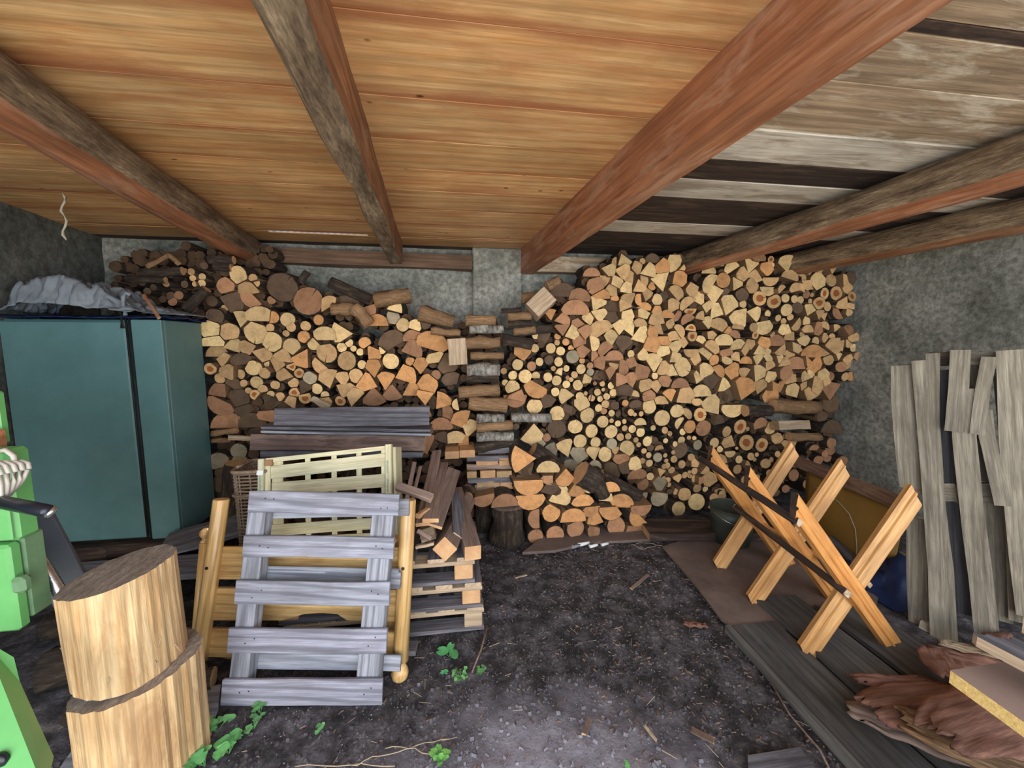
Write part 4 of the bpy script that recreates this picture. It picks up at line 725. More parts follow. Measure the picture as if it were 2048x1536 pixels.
# ---------------------------------------------------------------- wicker basket
wb = root('wicker_basket', atY(505, 1080, 2.3), 'greyish wicker basket half hidden behind the pale crate', 'basket')
bc = atY(525, 1000, 2.35); zt, zb = atY(470, 938, 2.3).z, atY(470, 1090, 2.3).z; hx, hy = (bc.x-atY(472, 940, 2.3).x), .12
def rr_(k, z, s=1.0):
    out = []
    for t in range(33):
        a = 2*pi*t/32; ca, sa = cos(a), sin(a); out.append(V((bc.x+hx*s*(abs(ca)**.35)*(1 if ca > 0 else -1), bc.y+hy*s*(abs(sa)**.35)*(1 if sa > 0 else -1)+k*.003*(1 if t % 2 else -1), z)))
    return out
tube('rim', rr_(0, zt), .011, 'wicker', wb, 6); tube('rim', rr_(0, zt-(zt-zb)*.30, 1.02), .008, 'wicker', wb, 6)
vsn = 22
for k in range(vsn): tube('woven_strand', rr_(1 if k % 2 else -1, zt-.015-(zt-zb-.02)*k/vsn, .97-.05*k/vsn), .0052, 'wicker', wb, 5)
for t in range(0, 32): p = rr_(0, zt, .965)[t]; e = rr_(0, zb, .92)[t]; tube('stake', [p, e], .004, 'wicker', wb, 5)
# ---------------------------------------------------------------- bundle of dark planks
Yb = 2.72; g = 'bundle of old planks'
for (a, b, w, t, m, nr, Y, lb) in [((548, 838), (858, 832), 40, .035, 'weather_dk', (0, -1, .25), Yb+.06, 'wide dark grey plank standing on edge on top of the bundle'), ((522, 856), (861, 862), 6, .20, 'weather_dk', (0, -1, 0), Yb, 'grey plank lying flat under the standing one in the bundle'), ((522, 864), (862, 870), 5, .20, 'weather', (0, -1, 0), Yb-.01, 'pale edged plank in the middle of the bundle'),
    ((500, 885), (850, 888), 32, .04, 'plum', (0, -1, .2), Yb, 'reddish brown peeling plank low in the bundle'), ((520, 908), (845, 910), 12, .1, 'weather_dk', (0, -1, 0), Yb+.03, 'lowest dark plank of the bundle')]:
    pl_ = (V((0, Y, 0)), V((0, -1, 0))); p0, p1 = atY(*a, Y), atY(*b, Y); wv = w*(p0-CO).dot(CF)/FPX
    o = plank('old_plank', p0+V((0, t/2, 0)), p1+V((0, t/2, 0)), wv, t, nr, m, None, wob=.006, jag=.004, segs=8, end='endwood'); tag(o, lb, 'plank', g)
for i, (x0, x1, y) in enumerate([(470, 540, 925), (700, 775, 925), (540, 700, 935)]):
    o = pole('bark_stump', atY(x0, 1040, 2.85), atY(x0+10, y, 2.85), .10, .09, ['barkx', 'endwood'], None, 12, 5, .1); tag(o, 'dark upright log carrying the plank bundle, %s' % ['left one', 'right one', 'middle one'][i], 'log')
# ---------------------------------------------------------------- pallet stack
def pallet(x1, yf, z0, h, label, ends):
    rt = root('wooden_pallet', (x1-.5, yf+.35, z0), label, 'pallet', 'stacked pallets'); xl = x1-1.05; t = .022; bh = h-3*t
    for k, yy in enumerate((yf+.045, yf+.36, yf+.68)):
        for xx in (x1-.055, x1-.55, x1-1.0): box('block', (xx-.055, yy-.045, z0+t), (xx+.045, yy+.045, z0+t+bh), ends if k == 0 else 'old_grey', rt, .004)
        o = plank('bottom_board', (xl, yy, z0+t/2), (x1, yy, z0+t/2), .095, t, (0, 0, 1), 'weather_dk', rt, .003, end='palewood'); o.color = (1.25, 1.2, 1.15, 1)
        plank('bearer', (xl, yy, z0+t*1.5+bh), (x1, yy, z0+t*1.5+bh), .095, t, (0, 0, 1), 'old_grey' if k else 'palewood', rt, .003, end='palewood')
    for k in range(7):
        xx = xl+.06+k*(1.05-.11)/6; plank('deck_board', (xx, yf, z0+h-t/2), (xx, yf+.74, z0+h-t/2), .09, t, (0, 0, 1), 'weather_dk', rt, .003, end='palewood')
pallet(.125, 2.02, .0, .15, 'lowest grey pallet of the stack, standing on the soil', 'palewood')
pallet(.115, 2.0, .152, .145, 'middle pallet of the stack with a chipboard block', 'sawnend')
pallet(.075, 2.0, .299, .15, 'topmost pallet of the stack carrying beams and planks', 'sawnend')
# beams and boards on the pallets
zt_ = .452
def lean(name, a, Ya, b, Yb_, w, t, nr, m, lb, cat='plank', end='sawnend', wob=.004):
    p0, p1 = atY(*a, Ya), atY(*b, Yb_); w_ = w*(p0-CO).dot(CF)/FPX; t_ = t*(p0-CO).dot(CF)/FPX
    return tag(plank(name, p0, p1, w_, t_, nr, m, None, wob=wob, end=end, jag=.002), lb, cat, 'offcuts on the pallet stack')
lean('square_beam', (890, 1099), 1.97, (933, 1000), 2.75, 36, 36, (1, 0, 1), 'brownplank', 'square brown beam lying on its corner with a sawn diamond end', 'beam')
lean('square_beam', (946, 1106), 1.98, (912, 985), 2.75, 33, 30, (0, 0, 1), 'brownplank', 'square brown beam at the right edge of the pallet stack', 'beam')
lean('grey_board', (921, 1075), 2.08, (912, 985), 2.5, 38, 3, (.8, -.7, .6), 'weather_dk', 'grey warped board between the two square beams', 'plank', 'palewood')
lean('brown_board', (861, 1041), 2.0, (884, 928), 2.7, 33, 9, (0, -.6, 1), 'brownplank', 'brown board with a clean sawn end leaning on the pile')
lean('brown_board', (868, 1052), 2.02, (908, 940), 2.62, 34, 7, (.3, -.6, 1), 'brownplank', 'brown board with broken rounded top beside the pallet stack')
lean('brown_board', (843, 1049), 2.03, (874, 903), 2.78, 24, 8, (-.2, -.6, 1), 'brownplank', 'longest brown board reaching up to the log column')
lean('brown_board', (795, 972), 2.05, (864, 997), 1.98, 16, 12, (0, -.7, 1), 'brownplank', 'short brown board lying across the others beside the crate', end='palewood')
lean('brown_lath', (812, 1005), 2.1, (829, 925), 2.35, 9, 6, (0, -1, .4), 'brownplank', 'thin brown lath standing beside the crate', 'lath')
lean('brown_lath', (824, 1003), 2.12, (840, 934), 2.4, 7, 6, (0, -1, .4), 'brownplank', 'second thin brown lath right of the first', 'lath')
lean('offcut', (836, 1032), 2.02, (856, 1020), 2.1, 10, 10, (0, 0, 1), 'sawnend', 'small orange offcut block under the brown boards', 'offcut')
lean('offcut', (835, 1062), 2.0, (862, 1078), 1.98, 8, 8, (0, -1, 1), 'brownplank', 'brown offcut lying under the sawn board ends', 'offcut')
lean('offcut', (832, 1094), 2.0, (868, 1086), 2.0, 6, 14, (0, -1, .2), 'palewood', 'pale lath lying on the topmost pallet', 'lath')
lean('offcut', (842, 1070), 2.12, (870, 1062), 2.12, 26, 20, (0, -1, .2), 'old_grey', 'grey split block behind the offcuts', 'offcut')
# a grey board end on the ground by the bed foot
o = plank('grey_board', atZ(775, 1300, .02), atZ(833, 1296, .02), .075, .03, (0, 0, 1), 'weather_dk', None, end='brownplank'); tag(o, 'short grey board end on the soil behind the bed post', 'board')
# ---------------------------------------------------------------- sawhorse
sh = root('sawhorse', (1.95, 2.0, 0), 'yellow pine sawhorse of three crossed leg pairs with dark rails', 'sawhorse')
def leg(top, bot, Y, dy, w=.094, t=.036, side=1):
    b0 = atZ(bot[0], bot[1], .0); Yl = b0.y+dy if Y is None else Y
    p1 = atY(top[0], top[1], Yl); p0 = V((b0.x, Yl, .004)) if Y is None else atY(bot[0], bot[1], Yl)
    L = (p1-p0).length; c = .003; st = []
    d = (p1-p0).normalized(); nr = V((-.35*side, -1, 0)); ang = atan2(p1.z-p0.z, p1.x-p0.x)
    pts = [(-w/2, -t/2), (w/2, -t/2), (w/2, t*.30), (w*.20, t*.36), (w*.14, t*.62), (w*.07, t*.62), (w*.03, t*.30), (-w*.42, t*.5), (-w/2, t*.35)]
    sh_ = w/2/math.tan(max(.3, abs(ang))) if abs(ang) < pi/2 else -w/2/math.tan(max(.3, pi-abs(ang)))
    for i in range(5): st.append((L*i/4, pts))
    o = sweep('leg', p0, p1, nr, st, ['pine_saw', 'old_dark'], sh)
    n = len(pts); me = o.data
    for j, (y, z) in enumerate(pts):   # both ends are cut level
        s = (y/(w/2))*sh_
        me.vertices[j].co.x += s; me.vertices[4*n+j].co.x += s
    return p0, p1
LG = {}
for k, (a, b) in enumerate([((1829, 990), (1607, 1312)), ((1688, 935), (1502, 1209)), ((1588, 898), (1434, 1138))]): LG['a', k] = leg(a, b, None, 0)
for k, (a, b) in enumerate([((1588, 1010), (1793, 1301)), ((1494, 952), (1690, 1222)), ((1420, 908), (1592, 1150))]):
    Y = LG['a', k][0].y-.038; leg(a, b, Y, 0, side=-1); sh.children[-1].color = (1, .84, .66, 1)  # deeper orange tint paints the underside shadow into these legs
y3, y1 = LG['a', 2][0].y, LG['a', 0][0].y
plank('rail', atY(1400, 917, y3-.06), atY(1597, 1046, y1-.075), .034, .024, (-.7, -.3, .7), 'old_dark', sh, .006, jag=.012, end='palewood', segs=10)
plank('rail', atY(1470, 1014, y3-.06), atY(1694, 1188, y1-.085), .034, .024, (-.7, -.3, .7), 'old_dark', sh, .006, jag=.012, end='palewood', segs=10)
pk_ = atY(1740, 1170, y1+.05); plank('rail', pk_, V((pk_.x-.05, y3+.05, pk_.z+.01)), .034, .024, (.7, 0, .7), 'pine_saw', sh, .003, end='palewood')
# ---------------------------------------------------------------- bucket, tub, planks on edge, blue sheet
bb = atZ(1474, 1098, 0); bz = .30; cx_, cy_ = bb.x+.02, bb.y+.10; ro = .165
bk = root('bucket', (cx_, cy_, 0), 'dull grey green bucket standing behind the sawhorse', 'bucket')
lathe('bucket_body', (cx_, cy_, 0), (0, 0, 1), [(0, ro*.80), (bz*.33, ro*.87), (bz*.34, ro*.885), (bz*.66, ro*.93), (bz*.67, ro*.95), (bz, ro), (bz-.001, ro*.97), (.02, ro*.76)], ['bucket'], bk, 32)
tube('rim', [(cx_+ro*cos(t*pi/16), cy_+ro*sin(t*pi/16), bz) for t in range(33)], .006, 'bucket', bk)
tube('handle', [(cx_+ro*1.02*cos(pi+t*pi/12), cy_+ro*1.02*sin(pi+t*pi/12)*.98, bz-.02-.07*sin(t*pi/12)) for t in range(13)], .003, 'chrome', bk)
A0, A1 = V((2.72, 3.02, .60)), V((3.02, 2.02, .52)); 
A0 = atY(1592, 922, 3.0); A1 = atY(1815, 1012, 2.02)
o = plank('edge_board', A0, A1, .10, .035, ((A1-A0).cross(V((0, 0, 1))).normalized()*1.0+V((0, 0, .35))), 'plum', None, .008, jag=.01); tag(o, 'greyish brown board on edge above the ochre tub', 'board'); o.color = (1.35, 1.3, 1.2, 1)
tub = root('plastic_tub', ((A0+A1)/2).xy.to_3d(), 'ochre yellow plastic tub behind the sawhorse', 'tub')
dA = (A1-A0); nA = dA.cross(V((0, 0, 1))).normalized(); nA = nA if nA.x < 0 else -nA
t0, t1 = A0+dA*.12+V((.02, 0, -.05)), A0+dA*.98+V((.02, 0, -.05))
g0, g1 = V((t0.x-.08, t0.y-.1, .03)), V((t1.x-.06, t1.y, .03))
vs = []; nu, nv = 14, 8
for j in range(nv+1):
    for i in range(nu+1):
        u, v = i/nu, j/nv; p = t0.lerp(t1, u).lerp(g0.lerp(g1, u), v); bul = .05*sin(pi*u)*sin(pi*v*.8)+(.012 if .15 < u < .75 and .15 < v < .8 else 0)
        vs.append(p+nA*bul)
fs = [(j*(nu+1)+i, j*(nu+1)+i+1, (j+1)*(nu+1)+i+1, (j+1)*(nu+1)+i) for j in range(nv) for i in range(nu)]
o = mesh('tub_wall', vs, fs, 'ochre', tub, smooth=True); md = o.modifiers.new('s', 'SOLIDIFY'); md.thickness = .012
tube('seam', [t0.lerp(t1, u).lerp(g0.lerp(g1, u), v)+nA*.072 for u, v in [(.18, .15), (.35, .17), (.5, .22), (.62, .32), (.7, .5), (.74, .75), (.75, .9)]], .003, 'cable', tub, 6)
box('tub_base', (g0.x, g1.y, 0), (g0.x+.35, g0.y, .05), 'ochre', tub, .01)
cc_ = atZ(1785, 1150, .08)
vs = []; 
for j in range(21):
    for i in range(21): u, v = i/20, j/20; vs.append((cc_.x-.25+.6*u, cc_.y-.22+.5*v, max(.005, .20*sin(pi*u)*sin(pi*v)*(.7+.5*rdg(u*5, v*5, 2)))))
fs = [(j*21+i, j*21+i+1, j*21+i+22, j*21+i+21) for j in range(20) for i in range(20)]
tag(mesh('blue_sheet', vs, fs, 'bluetarp', smooth=True), 'crumpled dark blue sheet on the ground beside the standing slats', 'cloth')
o = plank('dark_plank', atZ(1660, 1075, .12), atZ(1745, 1160, .05), .06, .03, (0, -.3, 1), 'weather_dk', None, .01); tag(o, 'dark stick of wood between the tub and the front sawhorse legs', 'plank')
# ---------------------------------------------------------------- floor sheet and floor planks
pl = [atZ(x, y, .02) for x, y in [(1325, 1092), (1395, 1068), (1470, 1066), (1640, 1080), (1765, 1150), (1752, 1215), (1690, 1254), (1600, 1256), (1470, 1256), (1442, 1236), (1400, 1180), (1360, 1132)]]
o = slab('floor_sheet', pl, .003, .016, 'mat'); tag(o, 'thin brown sheet lying on the soil under the sawhorse', 'sheet')
fx = [(1.475, 1.76), (1.772, 2.06), (2.075, 2.37)]
for i, (a, b) in enumerate(fx):
    o = plank('floor_plank', ((a+b)/2+.02, 1.82-.12*i+.3*(i > 0), .012+.012*i), ((a+b)/2-.03, .25, .012+.012*i), b-a-.01, .03, (0, 0, 1), 'floorplank', None, .008, jag=.02, segs=10)
    tag(o, ['grimy floor plank bordering the open soil', 'middle grimy floor plank under the sawhorse foot', 'grimy floor plank nearest the leaning slats'][i], 'plank', 'floor planks')
o = plank('edge_lath', (1.455, 1.80, .03), (1.44, .3, .03), .03, .045, (0, 0, 1), 'floorplank', None, .01, segs=10); o.color = (1.5, 1.5, 1.45, 1); tag(o, 'raised grey lath along the edge of the floor planks', 'lath')
pl = [atZ(x, y, .01) for x, y in [(1495, 1515), (1600, 1498), (1680, 1620), (1500, 1620)]]
o = slab('ground_board', pl, .002, .02, 'weather_dk'); tag(o, 'grey board corner on the soil at the bottom edge', 'board')
# ---------------------------------------------------------------- standing grey slats at the right wall
B0 = V((2.57, 1.71, 0)); ev = V((.55, -.83, 0)).normalized(); nv_ = V((-.83, -.55, 0)).normalized(); upv = (V((0, 0, 1))-nv_*.06).normalized()
rp = plane3(B0, B0+ev, B0+upv)
rl = root('broken_pallet', B0+V((.1, -.2, 0)), 'tall grey broken pallet of warped slats leaning by the right wall', 'pallet')
z7 = lambda x, y: (1660+x/2.258, 660+y/2.258)
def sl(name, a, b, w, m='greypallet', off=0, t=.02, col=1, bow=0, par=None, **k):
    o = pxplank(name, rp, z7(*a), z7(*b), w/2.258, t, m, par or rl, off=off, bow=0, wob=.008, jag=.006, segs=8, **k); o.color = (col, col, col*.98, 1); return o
a = z7(0, 0)
def bent(name, pts, w, off, col, par=None, m='greypallet'):
    """a warped slat following several picked points"""
    P = [atP(*z7(*p), rp)+rp[1]*(off-.01) for p in pts]; ww = w/2.258*(P[0]-CO).dot(CF)/FPX; st = []; d = (P[-1]-P[0]).normalized()
    Mw = frame(P[0], d, rp[1]); inv = Mw.inverted(); t = .01
    for i in range(len(P)*3-2):
        k, f = divmod(i, 3); p = P[k].lerp(P[min(k+1, len(P)-1)], f/3); l = inv @ p; w2 = ww/2*(1+.05*noise.noise((i*.6, w, 1)))
        st.append((l.x, [(l.y-w2, -t), (l.y+w2, -t), (l.y+w2, t), (l.y-w2, t)]))
    o = sweep(name, P[0], P[-1], rp[1], st, [m, 'endwood'], par or rl); o.color = (col, col, col*.98, 1); return o
bent('slat', [(325, 160), (326, 300), (340, 500), (366, 715)], 72, 0, 1.12)
bent('slat', [(405, 138), (430, 420), (462, 820), (480, 1080), (492, 1405)], 52, .02, 1.05)
bent('slat', [(465, 105), (462, 400), (490, 800), (525, 1080), (545, 1400)], 44, .004, .95)
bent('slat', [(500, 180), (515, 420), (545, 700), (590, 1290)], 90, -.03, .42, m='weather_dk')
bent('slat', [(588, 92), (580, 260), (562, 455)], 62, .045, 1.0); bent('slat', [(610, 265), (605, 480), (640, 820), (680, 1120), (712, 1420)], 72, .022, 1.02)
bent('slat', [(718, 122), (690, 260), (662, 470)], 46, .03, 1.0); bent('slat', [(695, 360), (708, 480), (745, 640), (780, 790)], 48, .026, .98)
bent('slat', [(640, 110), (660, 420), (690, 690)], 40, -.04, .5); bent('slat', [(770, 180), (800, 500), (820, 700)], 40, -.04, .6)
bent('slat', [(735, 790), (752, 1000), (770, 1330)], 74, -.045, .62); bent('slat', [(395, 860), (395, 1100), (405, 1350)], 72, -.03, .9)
bent('slat', [(835, 90), (850, 500), (880, 900), (930, 1300)], 110, .02, 1.1); bent('slat', [(830, 780), (850, 1000), (862, 1330)], 66, -.02, .8)
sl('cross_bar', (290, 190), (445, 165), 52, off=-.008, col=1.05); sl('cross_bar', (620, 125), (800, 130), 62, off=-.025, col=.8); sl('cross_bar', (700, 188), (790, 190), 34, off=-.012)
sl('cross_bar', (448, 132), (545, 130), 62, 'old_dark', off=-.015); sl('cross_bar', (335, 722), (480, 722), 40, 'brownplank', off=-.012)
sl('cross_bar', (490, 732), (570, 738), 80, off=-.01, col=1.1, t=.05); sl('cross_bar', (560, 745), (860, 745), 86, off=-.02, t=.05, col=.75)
sl('foot_block', (398, 1345), (472, 1380), 74, 'paint_white', off=.0, t=.03)
# ---------------------------------------------------------------- bark heap
def bark(name, c, L, W_, yaw, curl, m, lb, z=None, pitch=0):
    nu, nw = 22, 14; sd = R.random()*50; vs = []
    for i in range(nu+1):
        for j in range(nw+1):
            u, v = i/nu-.5, j/nw-.5; ww = W_*(1-.5*abs(2*u)**3)*(1+.25*noise.noise((u*4, 0, sd))); e = 1+.22*noise.noise((v*9, u*1, sd))
            vs.append((u*L*e, v*ww, curl*(.25-v*v)*4*.5+.018*noise.noise((u*5, v*3, sd))+.010*noise.noise((u*3, v*16, sd+4))))
    fs = [(i*(nw+1)+j, i*(nw+1)+j+1, (i+1)*(nw+1)+j+1, (i+1)*(nw+1)+j) for i in range(nu) for j in range(nw)]
    Mw = Matrix.Translation(V(c)) @ Matrix.Rotation(yaw, 4, 'Z') @ Matrix.Rotation(pitch, 4, 'Y')
    o = mesh(name, vs, fs, m, None, Mw, smooth=True); md = o.modifiers.new('s', 'SOLIDIFY'); md.thickness = .012; md.offset = -1
    return tag(o, lb, 'bark', 'bark heap')
for (x, y, z, L, w, yw, cu, pt, m, lb) in [(1870, 1412, .10, .62, .22, .0, .05, .05, 'barkpiece', 'largest red brown bark shell in the heap'), (1825, 1370, .07, .50, .06, -.2, .02, .05, 'barkpiece', 'long pointed bark strip at the tip of the heap'), (1890, 1335, .14, .22, .16, .9, .03, .1, 'barkpiece', 'upright dark red bark flake behind the chipboard corner'),
    (1945, 1325, .12, .3, .10, -.5, .02, 0, 'barkpiece', 'pinkish bark flake lying near the slat feet'), (1960, 1305, .08, .3, .06, -.5, .01, 0, 'palewood', 'pale narrow splinter near the slat feet'), (1905, 1445, .05, .5, .10, -.15, .02, 0, 'brownplank', 'grey brown bark strip under the largest shell'),
    (1960, 1505, .12, .45, .22, -.6, .05, .1, 'split', 'tan inner bark slab at the lower corner'), (1830, 1470, .04, .4, .14, -.7, .02, 0, 'brownplank', 'dull bark slab bordering the floor plank'), (2010, 1300, .12, .25, .16, .4, .04, .1, 'barkpiece', 'curled bark piece under the splintered plank'),
    (1700, 1205, .02, .14, .05, .5, .01, 0, 'barkpiece', 'small bark flake on the sheet near the sawhorse foot'), (1390, 1252, .01, .12, .035, -.3, .008, 0, 'barkpiece', 'reddish bark flake on the soil beside the sheet'), (1990, 1440, .2, .6, .25, .1, .05, 0, 'barkpiece', 'bark shell hidden under the chipboard')]:
    p = atZ(x, y, z); bark('bark_piece', p, L, w, yw, cu, m, lb, pitch=pt)
p = atZ(1800, 1440, .08); q_ = atZ(1870, 1490, .08); o = plank('pale_lath', atZ(1752, 1388, .05), atZ(1868, 1470, .05), .035, .02, (0, 0, 1), 'palewood', None, .006, jag=.01); tag(o, 'pale lath along the lower side of the bark heap', 'lath')
# ---------------------------------------------------------------- boards in the lower right foreground
zb_ = .80; k0 = atZ(1901, 1340, zb_); k1 = atZ(2048, 1443, zb_); fwd = (k1-k0).normalized(); k1 = k0+fwd*.75; bk_ = atZ(2048, 1318, zb_)-k0; bk_ = bk_.normalized()
poly = [k0, k1, k1+bk_*.55, k0+bk_*.55]
o = slab('chipboard', poly, zb_-.034, zb_-.0015, 'chipboard'); top = slab('laminate_top', poly, zb_-.0015, zb_, 'boardtop', o); tag(o, 'chipboard panel with yellow edge and pinkish grey top, foreground corner', 'board')
zs_ = .885; s0 = atZ(1950, 1271, zs_); s1 = atZ(2048, 1322, zs_); d_s = (s1-s0).normalized()
nrm_s = V((-d_s.y, d_s.x, 0)); nrm_s = nrm_s if nrm_s.dot(bk_) > 0 else -nrm_s
vs = []; n = 16
for i in range(n+1):
    jg = R.uniform(0, .02)*(1 if i > 0 else 0); base = s0+d_s*(-.0)+nrm_s*(.14*i/n); st_ = base+d_s*(.055*i/n-jg+.004)
    for zz in (zs_-.026, zs_): vs.append((st_.x, st_.y, zz)); 
m0 = len(vs)
for i in range(n+1):
    e = s0+d_s*.6+nrm_s*(.14*i/n)
    for zz in (zs_-.026, zs_): vs.append((e.x, e.y, zz))
fs = []
for i in range(n):
    a = 2*i; fs += [(a+1, a+3, m0+a+3, m0+a+1), (a, m0+a, m0+a+2, a+2), (a, a+2, a+3, a+1), (m0+a, m0+a+1, m0+a+3, m0+a+2)]
fs += [(0, 1, m0+1, m0), (2*n, m0+2*n, m0+2*n+1, 2*n+1)]
Mw = frame(s0, d_s, (0, 0, 1)); inv = Mw.inverted()
ix = [0, 1, 1, 1]*n+[1, 1]
o = mesh('splintered_plank', [inv @ V(v) for v in vs], fs, ['weather_dk', 'palewood'], None, Mw, idx=ix); tag(o, 'splintered grey topped plank above the chipboard panel', 'plank')
p = atZ(2056, 1246, .93); o = plank('sawn_batten', p, p+d_s*.5, .04, .045, (0, 0, 1), 'palewood', None, end='sawnend'); tag(o, 'batten with orange end above the splintered plank', 'batten')
# what carries them: split logs piled outside the frame's corner
c = k0+fwd*.38+bk_*.25
for i, (dx, dy, zz, r) in enumerate([(.05, -.05, .12, .12), (.30, -.05, .12, .12), (.12, -.03, .34, .11), (.33, -.02, .34, .11), (.2, 0, .55, .11), (.24, .0, .70, .065)]):
    o = pole('thick_log', (c.x+dx-.12, c.y+dy-.25, zz), (c.x+dx-.05, c.y+dy+.25, zz), r, r*.95, ['birch', 'sawnend'], None, 14, 5, .1)
    tag(o, 'thick pale log under the chipboard panel, %s' % ['bottom inner one', 'bottom outer one', 'middle inner one', 'middle outer one', 'upper one', 'thin top one'][i], 'log', 'logs under the chipboard')
o = plank('bearer', (c.x+.1, c.y-.15, .832), (c.x+.12, c.y+.22, .832), .06, .06, (0, 0, 1), 'old_dark', None, end='palewood'); tag(o, 'dark bearer between chipboard and splintered plank', 'batten')
# ---------------------------------------------------------------- plants and litter on the soil
def leafmesh(c, r, yaw, tilt, lobes, parent, col):
    n = 18; vs = [(0, 0, -.15*r)]; 
    for j in range(n):
        a = 2*pi*j/n; rr = r*(1+.16*cos(a*lobes))*(.45 if j == 0 else 1); vs.append((rr*cos(a), rr*sin(a), .06*r*sin(a*3)))
    fs = [(0, 1+j, 1+(j+1) % n) for j in range(n)]
    Mw = Matrix.Translation(V(c)) @ Matrix.Rotation(yaw, 4, 'Z') @ Matrix.Rotation(tilt, 4, 'X')
    o = mesh('leaf', vs, fs, 'leaf', parent, Mw, smooth=True); o.color = tuple(col)+(1,)
def plant(name, x, y, n, r, spread, h, lb, lobes=3, col=(1, 1, 1)):
    b = atZ(x, y, 0); rt = root(name, (b.x, b.y, -.005), lb, 'plant', 'weeds on the soil')
    for i in range(n):
        a = R.uniform(0, 6.28); d = spread*sqrt((i+.5)/n); c = V((b.x+d*cos(a), b.y+d*sin(a), h*R.uniform(.5, 1)))
        k = R.uniform(.75, 1.1); leafmesh(c, r*R.uniform(.7, 1.15), R.uniform(0, 6.28), R.uniform(-.4, .4), lobes, rt, (col[0]*k, col[1]*k, col[2]*k))
        tube('stem', [(b.x, b.y, -.005), (b.x+d*.6*cos(a), b.y+d*.6*sin(a), c.z*.7), c-V((0, 0, .001))], .0012, 'leaf', rt, 4)
plant('round_leaved_weed', 898, 1312, 4, .028, .035, .04, 'round leaved weed beside the pallet stack', 2, (.8, 1.1, 1.1)); plant('round_leaved_weed', 889, 1345, 3, .014, .015, .02, 'tiny round leaved seedling below the round leaved weed', 2, (.6, .9, 1))
plant('small_weed', 920, 1358, 22, .009, .04, .035, 'small cut leaved weed at the foot of the stick'); plant('small_weed', 962, 1348, 14, .009, .025, .03, 'small weed right of the stick foot')
plant('nettle_weed', 434, 1462, 7, .021, .045, .05, 'green nettle-like weed nearest the ground board'); plant('nettle_weed', 458, 1505, 7, .024, .05, .05, 'larger weed clump below the pallet foot', 3, (.9, 1.1, 1)); plant('nettle_weed', 410, 1530, 5, .024, .05, .05, 'pale green weed at the bottom edge by the blocks', 3, (.9, 1.1, 1.05))
plant('nettle_weed', 508, 1455, 7, .013, .04, .03, 'faint small weed right of the nettle-like weed'); plant('small_weed', 521, 1425, 5, .016, .02, .04, 'small weed growing at the lower pallet slat'); plant('small_weed', 637, 1466, 4, .012, .015, .03, 'single small weed below the pallet foot'); plant('small_weed', 880, 1528, 12, .014, .028, .05, 'bright green weed at the bottom centre edge', 3, (1.2, 1.2, .8)); plant('small_weed', 1252, 1534, 3, .010, .01, .02, 'tiny seedling at the bottom edge beside the bark')
o = tube('stick', [atZ(975, 1252, .03), atZ(962, 1300, .012), atZ(944, 1345, .010)], [.006, .005, .004], 'brownplank'); tag(o, 'straight brown stick on the soil by the pallet stack', 'stick')
o = tube('stick', [atZ(1505, 1300, .01), atZ(1580, 1430, .012), atZ(1640, 1500, .012), atZ(1660, 1540, .012)], .004, 'brownplank'); tag(o, 'long thin twig beside the raised lath', 'stick')
tw = [[(770, 1497), (835, 1490), (900, 1478)], [(700, 1530), (760, 1512), (830, 1496), (890, 1520)], [(590, 1533), (700, 1530), (790, 1532)], [(1315, 1090), (1290, 1098), (1262, 1090)], [(1270, 1083), (1295, 1086), (1330, 1096)]]
for i, t in enumerate(tw):
    o = tube('twig', [atZ(t[k][0]*(1-f)+t[k+1][0]*f+6*noise.noise((k+f, i, 1)), t[k][1]*(1-f)+t[k+1][1]*f+8*noise.noise((k*2+f*2, i, 4)), .008+.004*sin(k*3+f*7)) for k in range(len(t)-1) for f in (0, .25, .5, .75)]+[atZ(*t[-1], .008)], .0017, 'straw'); tag(o, ['upper dry branching twig at the bottom edge', 'lower crooked twig at the bottom edge', 'thin twig touching the bottom edge left', 'curved pale splinter by the sheet corner', 'second pale splinter by the sheet corner'][i], 'twig')
for i, (x, y, s) in enumerate([(1165, 1088, .05), (1185, 1092, .035), (1207, 1089, .03), (1150, 1093, .03)]):
    p = atZ(x, y, .0); o = pole('paper_scrap', (p.x-s, p.y-.03, .014), (p.x+s, p.y-.02, .018), .014, .011, ['whitelabel' if i != 3 else 'weather', 'whitelabel'], None, 7, 3, .4); tag(o, 'crumpled white scrap at the front row base, %s' % ['largest', 'middle', 'rightmost', 'leftmost grey'][i], 'litter')
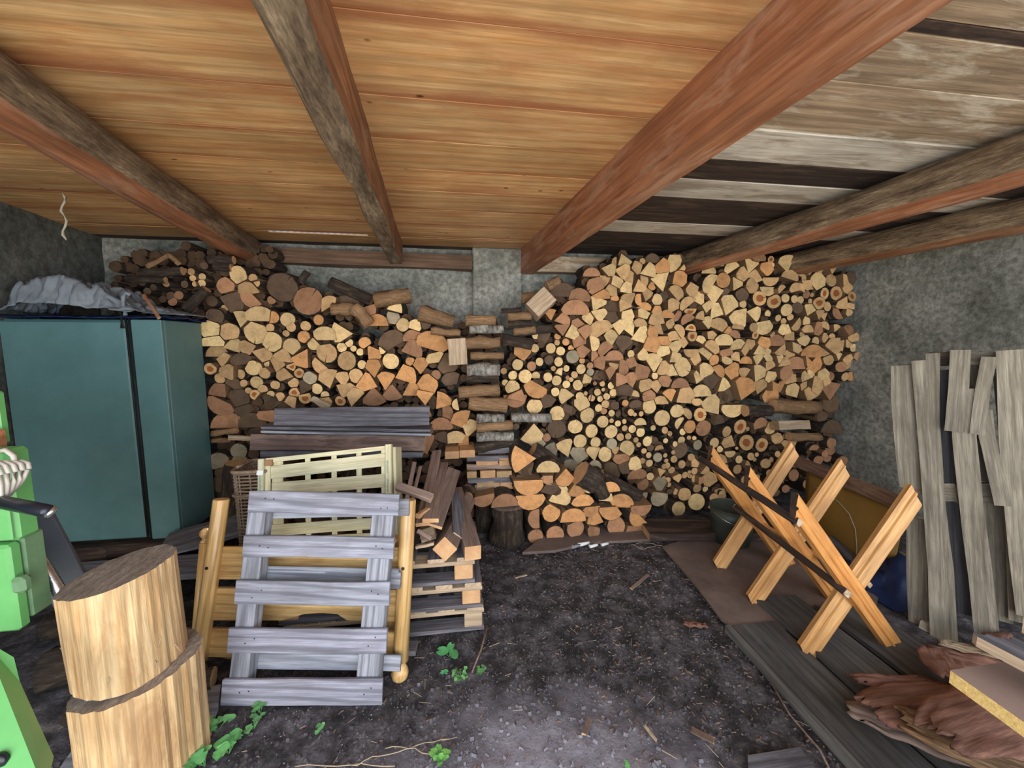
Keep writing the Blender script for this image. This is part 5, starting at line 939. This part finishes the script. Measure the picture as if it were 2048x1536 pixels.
def litter(name, n, m, ln, wd, lab, dens, seed):
    rg = random.Random(seed); vs = []; fs = []
    while len(fs) < n*3:
        x, y = rg.uniform(-1.6, 2.1), rg.uniform(.35, 2.95)
        if rg.random() > dens(x, y): continue
        L, w, a = rg.uniform(*ln), rg.uniform(*wd), rg.uniform(0, 6.28); z = fl((x+3.2)/7.6, (y+.6)/4.6)[2]+rg.uniform(.0, .004); b = len(vs); t = rg.uniform(-.1, .1)*L
        u, v = (cos(a), sin(a)), (-sin(a), cos(a))
        for s1, s2, zz in ((-1, -1, 0), (1, -1, t), (1, 1, t), (-1, 1, 0), (-1, 0, w*.8), (1, 0, w*.8+t)):
            vs.append((x+u[0]*L/2*s1+v[0]*w/2*s2, y+u[1]*L/2*s1+v[1]*w/2*s2, z+zz))
        fs += [(b, b+1, b+5, b+4), (b+3, b+4, b+5, b+2), (b, b+4, b+3)]
    return tag(mesh(name, vs, fs, m, org=(0, 0, 0)), lab, 'litter', None, 'stuff')
df = lambda x, y: math.exp(-((x-.3)**2/.35+(y-1.15)**2/.25))+.22
litter('soil_crumbs', 6500, 'stone', (.002, .008), (.002, .005), 'pale crumbs of stone and ash scattered over the dark soil', df, 1)
litter('wood_chips', 2600, 'chip', (.006, .024), (.003, .008), 'brown wood chips scattered over the soil', lambda x, y: .25+.75*(x > .6), 2)
litter('straw_bits', 240, 'straw', (.02, .07), (.0015, .003), 'dry straw bits and splinters scattered over the soil', lambda x, y: .5, 3)
litter('soil_clods', 5000, 'soil', (.006, .02), (.006, .016), 'dark soil clods covering the ground', lambda x, y: .8, 4)
for i, (x0, y0, x1, y1, w, m) in enumerate([(1262, 1178, 1296, 1150, .022, 'brownplank'), (1382, 1458, 1428, 1482, .03, 'chip'), (1030, 1156, 1053, 1150, .012, 'straw'), (1168, 1468, 1180, 1437, .02, 'chip'), (1290, 1452, 1312, 1480, .012, 'straw')]):
    o = plank('splinter', atZ(x0, y0, .014), atZ(x1, y1, .014), w, .006, (0, 0, 1), m, None, .003, jag=.006); tag(o, ['flat brown splinter lying in the middle of the soil', 'pointed pale splinter near the floor plank', 'small pale splinter beside the bark stump', 'short chip in the pale patch of soil', 'thin splinter between chip and floor planks'][i], 'splinter')
